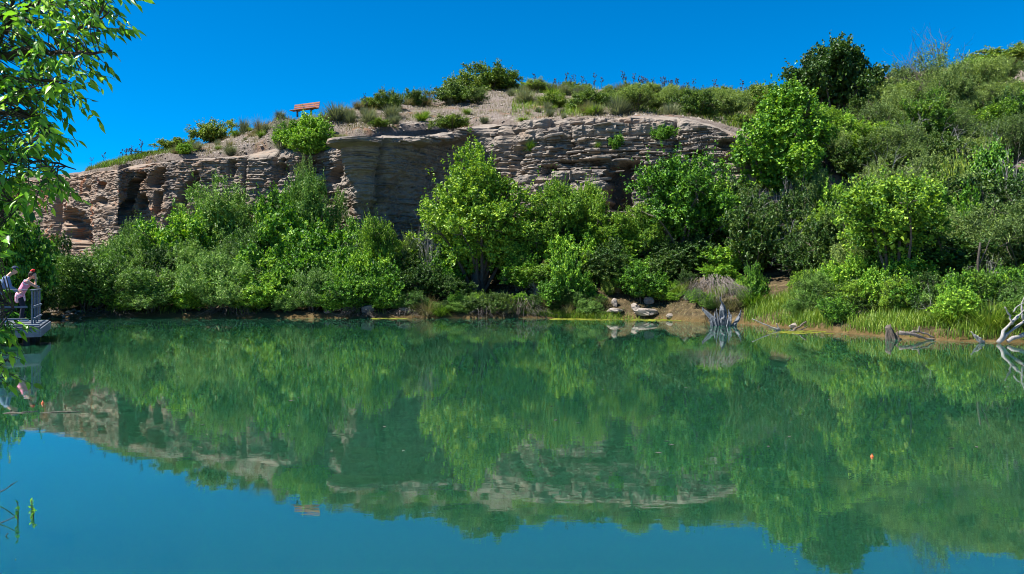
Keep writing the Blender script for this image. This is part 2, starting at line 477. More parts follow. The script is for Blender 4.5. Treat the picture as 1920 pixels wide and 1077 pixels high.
def near_z(X, Y):
    left = (-0.70 * np.clip(Y, 0, 60) - 0.6) - X + 0.6 * fbm(X * 0.3, Y * 0.3, 21)
    front = (1.6 - Y) + 0.5 * fbm(X * 0.4, Y * 0.4, 22)
    d = np.maximum(left, front)
    z = np.where(d > 0, 0.55 * (1 - np.exp(-d / 1.2)) + 0.03 * np.clip(d, 0, 40), np.maximum(d * 0.5, -2.5))
    return z + 0.06 * fbm(X, Y, 23) * sstep(-0.5, 0.3, d) - 0.01
tag(sheet('near_bank', np.linspace(-75, 60, 271), np.linspace(-40, 45, 171), near_z, M['near_soil']), 'earth bank at the left and under the viewer', kind='structure')

# ------------------------------------------------------------------ cliff
def build_cliff():
    pxs = np.arange(-60, 1475, 1.7)
    Dt = d_top(pxs); Db = d_base(pxs)
    k = np.hanning(9); k /= k.sum()
    def sm(a): return np.convolve(np.pad(a, 4, 'edge'), k, 'valid')
    Dt = sm(Dt); Db = sm(Db)
    zt = zat(py_top(pxs), Dt); zb = zat(py_base(pxs), Db) - 1.4
    Dm = (Dt + Db) / 2
    cx = (pxs - 960) / F * Dm
    C = np.stack([cx, Dm], -1)
    T = np.gradient(C, axis=0)
    kk = np.hanning(25); kk /= kk.sum()
    T = np.stack([np.convolve(np.pad(T[:, a], 12, 'edge'), kk, 'valid') for a in (0, 1)], -1)
    T /= np.linalg.norm(T, axis=1, keepdims=True)
    Nn = np.stack([T[:, 1], -T[:, 0]], -1)          # horizontal outward normal, towards the pond
    s = np.concatenate([[0], np.cumsum(np.linalg.norm(np.diff(C, axis=0), axis=1))])
    nv = 190
    v = np.linspace(0, 1, nv)
    Zg = zb[:, None] + (zt - zb)[:, None] * v[None, :]
    S = np.broadcast_to(s[:, None], Zg.shape); PX = np.broadcast_to(pxs[:, None], Zg.shape)
    # beds
    r = np.random.default_rng(5)
    th = r.choice([0.05, 0.09, 0.15, 0.26, 0.75], 140, p=[0.30, 0.28, 0.18, 0.14, 0.10]) * r.uniform(0.8, 1.2, 140)
    cum = np.cumsum(th) - 1.5
    zz = Zg + 0.45 * fbm(S * 0.06, 0 * S, 31, 3) + 0.09 * fbm(S * 0.7, Zg * 0.4, 32, 3) - 0.012 * S
    idx = np.searchsorted(cum, zz)
    lo = cum[np.clip(idx - 1, 0, 139)]; hi = cum[np.clip(idx, 0, 139)]
    f = np.clip((zz - lo) / (hi - lo + 1e-6), 0, 1)
    wall = sstep(655, 675, PX) * (1 - sstep(872, 905, PX))
    west = 1 - sstep(215, 245, PX)
    steps = sstep(905, 960, PX)
    A = 0.095 * (1 - 0.25 * wall) * (1 - 0.45 * west) * (1 + 1.5 * steps)
    off = A * 1.4 * vnoise(S * 0.45, idx * 7.13, 33)
    cell = np.floor(S * (0.5 + 0.9 * TAB[idx & 255, 3]) + TAB[idx & 255, 9] * 30).astype(int)
    off += A * 2.1 * (TAB[cell & 255, (idx * 5) & 255] - 0.5)
    off += -0.10 * (1 - 0.4 * wall) * (1 + 0.7 * steps) * np.exp(-(f / 0.16) ** 2) - 0.035 * (1 - 0.5 * wall) * (1 + steps) * np.abs(2 * f - 1) ** 5
    off += (1.0 - 0.35 * wall) * 0.42 * fbm(S * 0.17, Zg * 0.12, 34, 3) + wall * 0.95 * fbm(S * 0.4, Zg * 0.35, 44, 5)
    off += 0.20 * fbm(S * 0.8, Zg * 0.75, 35, 4) * (1 - 0.5 * wall) + 0.16 * fbm(S * 2.6, Zg * 6.0, 36, 3)
    # smooth panels of the shaded wall: a few vertical joints
    joint = lambda p, w, d: -d * np.exp(-((PX - p - 14 * fbm(Zg * 0.6, PX * 0, 40 + int(p) % 7, 3)) / w) ** 2)
    for p, w, d in ((703, 5, 0.45),  (455, 3, 0.4), (508, 4, 0.5), (1000, 5, 0.6), (112, 5, 0.9), (935, 6, 0.6), (1060, 4, 0.3), (1262, 5, 0.5)):
        off += joint(p, w, d)
    PY = YH - (Zg - CAM_H) * F / Dm[:, None]
    def pocket(p, q, rp, rq, d, slant=0.0):
        u = (PX - p - slant * (PY - q)) / rp; w2 = (PY - q) / rq
        rr = (np.abs(u) ** 2.6 + np.abs(w2) ** 2.6) ** (1 / 2.6) + 0.55 * fbm(PX * 0.05, PY * 0.07, int(p) % 19, 4)
        return -d * (1 - sstep(0.62, 1.12, rr)) * (1 + 0.5 * fbm(PX * 0.1, PY * 0.2, 51, 3))
    for a in ((189, 351, 6, 10, 0.9), (162, 354, 5, 5, 0.5), (293, 334, 15, 20, 1.0), (243, 372, 11, 48, 1.3, -0.42), (268, 380, 11, 16, 0.9), (296, 382, 7, 24, 0.9),
              (336, 384, 13, 42, 1.4, -0.45), (362, 338, 9, 18, 0.8), (150, 432, 24, 38, 1.3, 0.45), (113, 372, 6, 40, 1.0), (195, 378, 8, 8, 0.6), (428, 318, 9, 16, 0.7), (525, 318, 10, 20, 0.8),
              (580, 308, 26, 16, 1.0), (640, 315, 16, 26, 0.9, -0.5), (812, 332, 13, 9, 0.5), (1160, 350, 30, 48, 2.6), (1185, 312, 30, 12, 1.0), (1310, 284, 20, 9, 1.0), (1255, 300, 24, 10, 1.0),
              (1090, 305, 40, 8, 0.7), (1372, 262, 18, 10, 0.7), (1020, 322, 18, 16, 1.0), (960, 300, 14, 30, 0.8)):
        off += pocket(*a)
    # set-back follows the beds so that every bed top is a tread
    vq = np.clip((lo - 0.0 + (Zg - zz) - zb[:, None]) / (zt - zb)[:, None], 0, 1)
    vv = v[None, :] * (1 - 0.85 * steps) + vq * 0.85 * steps
    setb = (Dt - Db)[:, None] * (vv - 0.5)
    cap = wall * sstep(0.0, 0.02, v[None, :] - 0.935 - 0.05 * fbm(S * 0.8, 0 * S, 39, 3)) * (0.8 + 1.3 * fbm(S * 0.6, 0 * S, 38, 4))
    edge = sstep(0.97, 1.0, v)[None, :] * -0.10
    d = off + cap + edge - setb * np.abs(Nn[:, 1])[:, None]
    X = C[:, 0:1] + Nn[:, 0:1] * d; Y = C[:, 1:2] + Nn[:, 1:2] * d
    rows = [np.stack([X, Y, Zg], -1)]
    # cap rows running back under the slope
    Kd, Kz = knots(pxs)
    for b in (0.35, 0.8, 1.3, 1.9, 2.6, 3.4):
        x2 = X[:, -1] - Nn[:, 0] * b * 0.3; y2 = Y[:, -1] + b
        ppx = 960 + x2 * F / y2
        slope = (zat(py_ridge(pxs), d_ridge(pxs)) - zt) / np.maximum(d_ridge(pxs) - Dt, 3)
        z2 = zt + slope * (y2 - Dt) * 0.9 + tnoise(x2, y2, zt) * sstep(0, 2.0, b) + 0.04 * fbm(s * 2, s * 0 + b * 3, 37) - 0.12 * b * b / 3.4
        rows.append(np.stack([x2, y2, z2], -1)[:, None, :])
    V = np.concatenate(rows, 1)
    nu, nv2 = V.shape[:2]
    i = np.arange(nu - 1)[:, None]; j = np.arange(nv2 - 1)[None, :]
    q = np.stack([i * nv2 + j, (i + 1) * nv2 + j, (i + 1) * nv2 + j + 1, i * nv2 + j + 1], -1).reshape(-1, 4)
    o = link('cliff', mesh_np('cliff', V.reshape(-1, 3), q), M['rock'])
    tag(o, 'layered grey and rust sandstone cliff below the ridge', kind='structure')
    return o, V, Nn, pxs
cliff, CV, CN, CPX = build_cliff()

def build_slabs():
    r = np.random.default_rng(77)
    protos = []
    for k in range(7):
        n = 9
        ang = np.sort(r.uniform(0, 2 * math.pi, n) * 0.25 + np.arange(n) / n * 2 * math.pi * 0.75 + 0.2)
        ang = np.arange(n) / n * 2 * math.pi + r.uniform(-0.25, 0.25, n)
        rad = r.uniform(0.75, 1.0, n)
        x = np.cos(ang) * rad * 0.5; y = np.sin(ang) * rad * 0.5
        top = np.stack([x * 0.94, y * 0.94, np.full(n, 0.5) + r.uniform(-0.1, 0.1, n)], -1)
        mid = np.stack([x, y, r.uniform(-0.1, 0.2, n)], -1)
        bot = np.stack([x * 0.9, y * 0.9, np.full(n, -0.5)], -1)
        V = np.concatenate([top, mid, bot])
        q = []
        for a in range(n):
            b = (a + 1) % n
            q += [[a, n + a, n + b, b], [n + a, 2 * n + a, 2 * n + b, n + b]]
        t = [[0, a, a + 1] for a in range(1, n - 1)] + [[2 * n, 2 * n + a + 1, 2 * n + a] for a in range(1, n - 1)]
        me = mesh_np('rock_slab', V, [np.array(q), np.array(t)]); me.materials.append(M['rock'])
        protos.append(me)
    def put(px, jv, sx, sy, sz, push):
        iu = int(np.clip(np.searchsorted(CPX, px), 2, len(CPX) - 3))
        p = CV[iu, jv]; nrm = CN[iu]
        o = link('rock_slab', protos[r.integers(7)], None, cliff)
        o.location = (p[0] - nrm[0] * (sy * 0.5 - push), p[1] - nrm[1] * (sy * 0.5 - push), p[2])
        o.scale = (sx, sy, sz)
        o.rotation_euler = (r.normal(0, 0.05), r.normal(0, 0.05), math.atan2(nrm[0], -nrm[1]) + r.normal(0, 0.25))
    for k in range(120):     # beds of the stepped eastern face
        put(r.uniform(910, 1420), int(r.uniform(95, 189)), r.uniform(0.5, 2.2), r.uniform(0.5, 1.1), r.uniform(0.07, 0.2), r.uniform(0.08, 0.32))
    for k in range(26):      # lip of the shaded wall
        put(r.uniform(675, 890), int(r.uniform(180, 190)), r.uniform(0.6, 1.8), r.uniform(0.6, 1.2), r.uniform(0.06, 0.15), r.uniform(0.1, 0.35))
    for k in range(18):      # western beds
        put(r.uniform(240, 640), int(r.uniform(100, 189)), r.uniform(0.4, 1.0), r.uniform(0.4, 0.8), r.uniform(0.06, 0.14), r.uniform(0.02, 0.09))
build_slabs()

# ------------------------------------------------------------------ plants
def unit(a): return a / (np.linalg.norm(a, axis=-1, keepdims=True) + 1e-9)

def leaf_quads(c, d, n, L, W, fold=0.25):
    d = unit(d); sdir = unit(np.cross(d, n)); nn = np.cross(sdir, d)
    L = np.asarray(L)[:, None]; W = np.asarray(W)[:, None]
    a = c - d * L * 0.5
    b = c + sdir * W * 0.5 + nn * W * fold - d * L * 0.06
    e = c + d * L * 0.5
    g = c - sdir * W * 0.5 + nn * W * fold - d * L * 0.06
    V = np.stack([a, b, e, g], 1).reshape(-1, 3)
    q = np.arange(len(c) * 4).reshape(-1, 4)
    return V, q

def stems_mb(r, base_pts, tips, r0, r1, sides=4, wob=0.12, seg=6):
    mb = MB()
    for b, tpt in zip(base_pts, tips):
        t = np.linspace(0, 1, seg)[:, None]
        L = np.linalg.norm(tpt - b)
        midp = b * 0.45 + tpt * 0.55; midp = midp + np.array([0, 0, 0.16 * L]) + r.normal(0, wob * L * 0.5, 3)
        P = (1 - t) ** 2 * b + 2 * t * (1 - t) * midp + t ** 2 * tpt
        mb.tube(P, np.linspace(r0, r1, seg), sides, cap=False)
    return mb

def crown_parts(seed, w, d, h, n, lobes, leafL, leafW, zlo=0.08, form='round', up=0.25, clump_sig=0.12, per=26, trunk_r=0.06, stems=9, jitter=0.0, inner=0.2, lobe_r=(0.16, 0.30)):
    r = np.random.default_rng(seed)
    # lobes over the envelope
    u = r.normal(size=(lobes * 4, 3)); u = unit(u); u = u[u[:, 2] > -0.55][:lobes]
    rr = r.uniform(0.5, 0.88, len(u))[:, None]
    zc = h * (zlo + 1) / 2; rz = h * (1 - zlo) / 2
    env = np.array([w / 2, d / 2, rz])
    if form == 'cone':
        taper = 1 - 0.45 * np.clip(u[:, 2:3], 0, 1)
    elif form == 'vase':
        taper = 1 + 0.20 * u[:, 2:3] - 0.1
    else:
        taper = 1.0
    ctr = u * rr * env
    ctr[:, :2] *= taper
    ctr[:, 2] += zc
    # push the outline in and out so that it is uneven
    ctr[:, :2] *= (1 + 0.25 * r.normal(size=(len(u), 1))).clip(0.6, 1.25)
    R = r.uniform(lobe_r[0], lobe_r[1], len(u)) * min(w, h * 1.1)
    R = np.minimum(R, 1.5)
    n = int(n * 0.70); leafL *= 1.16; leafW *= 1.2; nc = max(8, n // per)
    li = r.choice(len(u), nc, p=R ** 2 / (R ** 2).sum())
    cd = unit(r.normal(size=(nc, 3)) * np.array([1, 1, 0.8]) + np.array([0, 0, 0.65]))
    cc = ctr[li] + cd * (R[li] * r.uniform(0.62, 1.02, nc))[:, None]
    cc = cc[cc[:, 2] > 0.05 * h * zlo + 0.05]
    nc = len(cc)
    out = unit(cc - np.array([0, 0, zc * 0.6]))
    k = np.repeat(np.arange(nc), per)
    # leaves strung out along a short twig of each clump
    tw = unit(out + 0.6 * r.normal(size=out.shape) + np.array([0, 0, up]))
    t = r.uniform(-1, 1, len(k))
    c = cc[k] + tw[k] * (t * clump_sig * 1.9)[:, None] + r.normal(size=(len(k), 3)) * clump_sig * 0.5
    dr = unit(tw[k] * 0.7 + r.normal(size=c.shape) * 0.8 + np.array([0, 0, -0.15]))
    nr = unit(out[k] * 0.55 + np.array([0, 0, 0.6]) + r.normal(size=c.shape) * 0.8)
    sz = r.uniform(0.65, 1.25, len(k))
    V, q = leaf_quads(c, dr, nr, leafL * sz, leafW * sz)
    # upright sprays that break the outline
    ns = max(14, int(lobes * 0.8))
    pick = r.choice(nc, ns, p=(lambda q: q / q.sum())(np.clip(cc[:, 2], 0.05, None) ** 1.5))
    sl = r.uniform(0.08, 0.26, ns) * min(w, h) + 0.2
    sd = unit(out[pick] * 0.8 + np.array([0, 0, 0.9]) + r.normal(size=(ns, 3)) * 0.25)
    kk = np.repeat(np.arange(ns), 15); tt = r.uniform(0, 1, len(kk))
    c2 = cc[pick][kk] + sd[kk] * (tt * sl[kk])[:, None] + r.normal(size=(len(kk), 3)) * 0.045
    V2, q2 = leaf_quads(c2, unit(sd[kk] * 0.6 + r.normal(size=c2.shape) * 0.7), unit(r.normal(size=c2.shape) + [0, 0, 0.6]), leafL * r.uniform(0.6, 1.1, len(kk)), leafW * r.uniform(0.6, 1.1, len(kk)))
    q = np.concatenate([q, q2 + len(V)]); V = np.concatenate([V, V2])
    # oversized leaves deep in the crown, added to block light
    ni = int(n * inner)
    if ni:
        ci = r.normal(size=(ni, 3)); ci = unit(ci) * (r.uniform(0, 1, (ni, 1)) ** 0.5) * env * 0.58; ci[:, 2] += zc
        Vi, qi = leaf_quads(ci, unit(r.normal(size=(ni, 3))), unit(r.normal(size=(ni, 3))), np.full(ni, leafL * 1.9), np.full(ni, leafW * 2.2))
        q = np.concatenate([q, qi + len(V)]); V = np.concatenate([V, Vi])
    fol = mesh_np('foliage', V, q)
    sel = r.choice(len(u), min(stems, len(u)), replace=False)
    base = np.stack([r.normal(0, w * 0.03, len(sel)), r.normal(0, d * 0.03, len(sel)), np.full(len(sel), -0.25)], -1)
    mb = stems_mb(r, base, ctr[sel], trunk_r, trunk_r * 0.22)
    # second-order twigs
    for a in sel:
        for z in range(4):
            e = ctr[a] + unit(r.normal(size=3) + np.array([0, 0, 0.4])) * R[a] * 1.15
            mb.tube(np.linspace(ctr[a], e, 3) + r.normal(0, 0.03, (3, 3)), np.linspace(trunk_r * 0.3, trunk_r * 0.1, 3), 3, cap=False)
    for a in range(lobes // 2):          # dead twig ends poking out
        l0 = sel[r.integers(len(sel))]; d0 = unit(unit(ctr[l0] - np.array([0, 0, zc * 0.5])) + r.normal(0, 0.4, 3) + np.array([0, 0, 0.2]))
        e0 = ctr[l0] + d0 * R[l0] * r.uniform(1.0, 1.5)
        mb.tube(np.stack([ctr[l0], (ctr[l0] + e0) / 2 + r.normal(0, 0.05, 3), e0]), [0.014, 0.010, 0.005], 3, cap=False)
    return fol, mb.mesh('stems')

def blade_mesh(name, seed, n, w, h, bw, splay=0.8, curve=0.35, seg=3, area=None):
    """tuft of grass-like blades"""
    r = np.random.default_rng(seed)
    az = r.uniform(0, 2 * math.pi, n); tilt = np.abs(r.normal(0, splay * 0.55, n)).clip(0, 1.35)
    b = np.stack([np.cos(az), np.sin(az)], -1) * (w * 0.16 * np.sqrt(r.uniform(0, 1, n)))[:, None]
    L = h * r.uniform(0.55, 1.08, n)
    side = np.stack([-np.sin(az + r.normal(0, 0.6, n)), np.cos(az), 0 * az], -1)
    rows = []
    for k in range(seg + 1):
        t = k / seg
        tl = tilt + curve * t * r.uniform(0.4, 1.4, n)
        p = np.stack([b[:, 0] + np.cos(az) * np.sin(tl) * L * t, b[:, 1] + np.sin(az) * np.sin(tl) * L * t, np.cos(tl) * L * t - 0.03], -1)
        ww = bw * (1 - 0.9 * t ** 1.5)
        rows.append(p - side * ww / 2); rows.append(p + side * ww / 2)
    V = np.stack(rows, 1)
    m = 2 * (seg + 1)
    base = (np.arange(n) * m)[:, None]
    q = np.concatenate([base + np.array([[2 * k, 2 * k + 1, 2 * k + 3, 2 * k + 2]]) for k in range(seg)])
    return mesh_np(name, V.reshape(-1, 3), q)

def branch_mesh(name, seed, w, h, n0=12, depth=3, r0=0.03, droop=0.0, sides=3, spread=0.9):
    """leafless brush, thin grey limbs that fork"""
    r = np.random.default_rng(seed); mb = MB()
    def grow(p, d, L, rad, lv):
        k = 4; P = [p]
        for i in range(k):
            d = unit(d + r.normal(0, 0.16, 3) + np.array([0, 0, -droop * 0.14]))
            P.append(P[-1] + d * L / k)
        mb.tube(np.array(P), np.linspace(rad, rad * 0.5, k + 1), sides, cap=False)
        if lv > 0:
            for c in range(r.integers(2, 4)):
                q = P[r.integers(2, k + 1)]
                grow(q, unit(d + r.normal(0, 0.55, 3)), L * r.uniform(0.45, 0.75), rad * 0.55, lv - 1)
    for i in range(n0):
        a = r.uniform(0, 2 * math.pi); ti = abs(r.normal(0, 0.5 * spread))
        d = np.array([math.cos(a) * math.sin(ti) * w / h, math.sin(a) * math.sin(ti) * w / h, math.cos(ti)])
        grow(np.array([math.cos(a) * w * 0.05, math.sin(a) * w * 0.05, -0.15]), unit(d), h * r.uniform(0.4, 0.62), r0 * r.uniform(0.7, 1.2), depth)
    return mb.mesh(name)

KINDS = {
    # kind: name, size (w,h), material, builder
    'leafy':  dict(name='leafy_bush', size=(4.0, 3.4), mat='leaf_bright', kw=dict(n=14000, lobes=48, leafL=0.14, leafW=0.095, trunk_r=0.045, lobe_r=(0.10, 0.19), zlo=-0.12)),
    'vine':   dict(name='vine_thicket', size=(4.6, 3.0), mat='leaf_bright', kw=dict(n=12000, lobes=60, leafL=0.17, leafW=0.14, trunk_r=0.04, lobe_r=(0.08, 0.16), zlo=-0.12)),
    'willow': dict(name='willow_bush', size=(5.0, 3.8), mat='leaf_willow', kw=dict(n=22000, lobes=64, leafL=0.15, leafW=0.045, up=0.7, clump_sig=0.13, trunk_r=0.05, lobe_r=(0.08, 0.16), zlo=-0.12)),
    'oak':    dict(name='oak_tree', size=(6.0, 7.5), mat='leaf_oak', kw=dict(n=23000, lobes=48, leafL=0.15, leafW=0.105, zlo=0.06, trunk_r=0.11, stems=14, lobe_r=(0.11, 0.21), clump_sig=0.15)),
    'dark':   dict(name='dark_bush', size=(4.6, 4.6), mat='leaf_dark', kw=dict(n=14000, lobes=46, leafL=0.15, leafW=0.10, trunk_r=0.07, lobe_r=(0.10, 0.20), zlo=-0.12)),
    'mound':  dict(name='ridge_shrub', size=(4.0, 1.9), mat='leaf_mound', kw=dict(n=11000, lobes=40, leafL=0.11, leafW=0.07, trunk_r=0.03, zlo=-0.15, clump_sig=0.11, lobe_r=(0.13, 0.22))),
    'feather': dict(name='feathery_shrub', size=(5.0, 5.0), mat='leaf_feather', kw=dict(n=19000, lobes=42, leafL=0.17, leafW=0.045, up=0.9, clump_sig=0.15, trunk_r=0.06, stems=16, lobe_r=(0.10, 0.20))),
}
def extent(me):
    c = np.empty(len(me.vertices) * 3, np.float32); me.vertices.foreach_get('co', c); c = c.reshape(-1, 3)
    return 2 * float(np.percentile(np.hypot(c[:, 0], c[:, 1]), 96)), float(np.percentile(c[:, 2], 99.5))
PROTO = {}
def proto(kind, var):
    if (kind, var) not in PROTO:
        sd = 1000 + var * 31 + sum(map(ord, kind))
        if kind in KINDS:
            K = KINDS[kind]; w, h = K['size']
            fol, st = crown_parts(sd, w, w, h, **K['kw'])
            fol.materials.append(M[K['mat']]); st.materials.append(M['bark'])
            w, h = extent(fol)
            PROTO[(kind, var)] = (K['name'], (w, h), [('foliage', fol), ('stems', st)])
        elif kind == 'sage':
            b = blade_mesh('blades', sd, 650, 1.3, 1.0, 0.035, 1.0, 0.3); b.materials.append(M['leaf_sage'])
            PROTO[(kind, var)] = ('sage_clump', (1.5, 0.95), [('blades', b)])
        elif kind == 'grass':
            b = blade_mesh('blades', sd, 420, 1.0, 1.0, 0.03, 0.75, 0.6); b.materials.append(M['leaf_grass'])
            PROTO[(kind, var)] = ('grass_clump', (1.3, 0.95), [('blades', b)])
        elif kind == 'dry':
            b = blade_mesh('blades', sd, 300, 1.0, 0.9, 0.022, 0.9, 0.5); b.materials.append(M['leaf_dry'])
            PROTO[(kind, var)] = ('dry_grass_clump', (1.3, 0.85), [('blades', b)])
        elif kind == 'dead':
            b = branch_mesh('branches', sd, 3.0, 2.4, 11, 3, 0.026, 0.3); b.materials.append(M['dead_wood'])
            PROTO[(kind, var)] = ('dead_brush', (3.2, 2.4), [('branches', b)])
        elif kind == 'twiggy':
            b = branch_mesh('branches', sd, 3.4, 5.0, 16, 3, 0.035, -0.5, 3, 0.55); b.materials.append(M['bark'])
            f, s = crown_parts(sd + 1, 3.8, 3.8, 4.2, 5000, 34, 0.13, 0.05, up=0.9, clump_sig=0.22, trunk_r=0.05, lobe_r=(0.08, 0.16), inner=0.0)
            f.materials.append(M['leaf_feather'])
            PROTO[(kind, var)] = ('twiggy_shrub', (4.2, 5.2), [('foliage', f), ('branches', b)])
    return PROTO[(kind, var)]

used_labels = {}
prnd = random.Random(3)
def plant(kind, px, D, pytop, wpx, label, cat, group=None, var=None, zbase=None, sink=0.12, dx=0.9):
    if var is None: var = prnd.randrange(3)
    nm, (w0, h0), parts = proto(kind, var)
    zb = terrain_z(px, D) if zbase is None else zbase
    zb -= sink
    h = max(zat(pytop, D) - zb, 0.25)
    w = wpx / F * D
    root = empty(nm, ((px - 960) / F * D, D, zb), prnd.uniform(0, 6.28))
    root.scale = (w / w0, w / w0 * dx, h / h0)
    if kind in KINDS: root.rotation_euler = (prnd.gauss(0, 0.09), prnd.gauss(0, 0.09), root.rotation_euler[2])
    for pn, me in parts:
        link(pn, me, None, root)
    tag(root, label, cat, group)
    return root

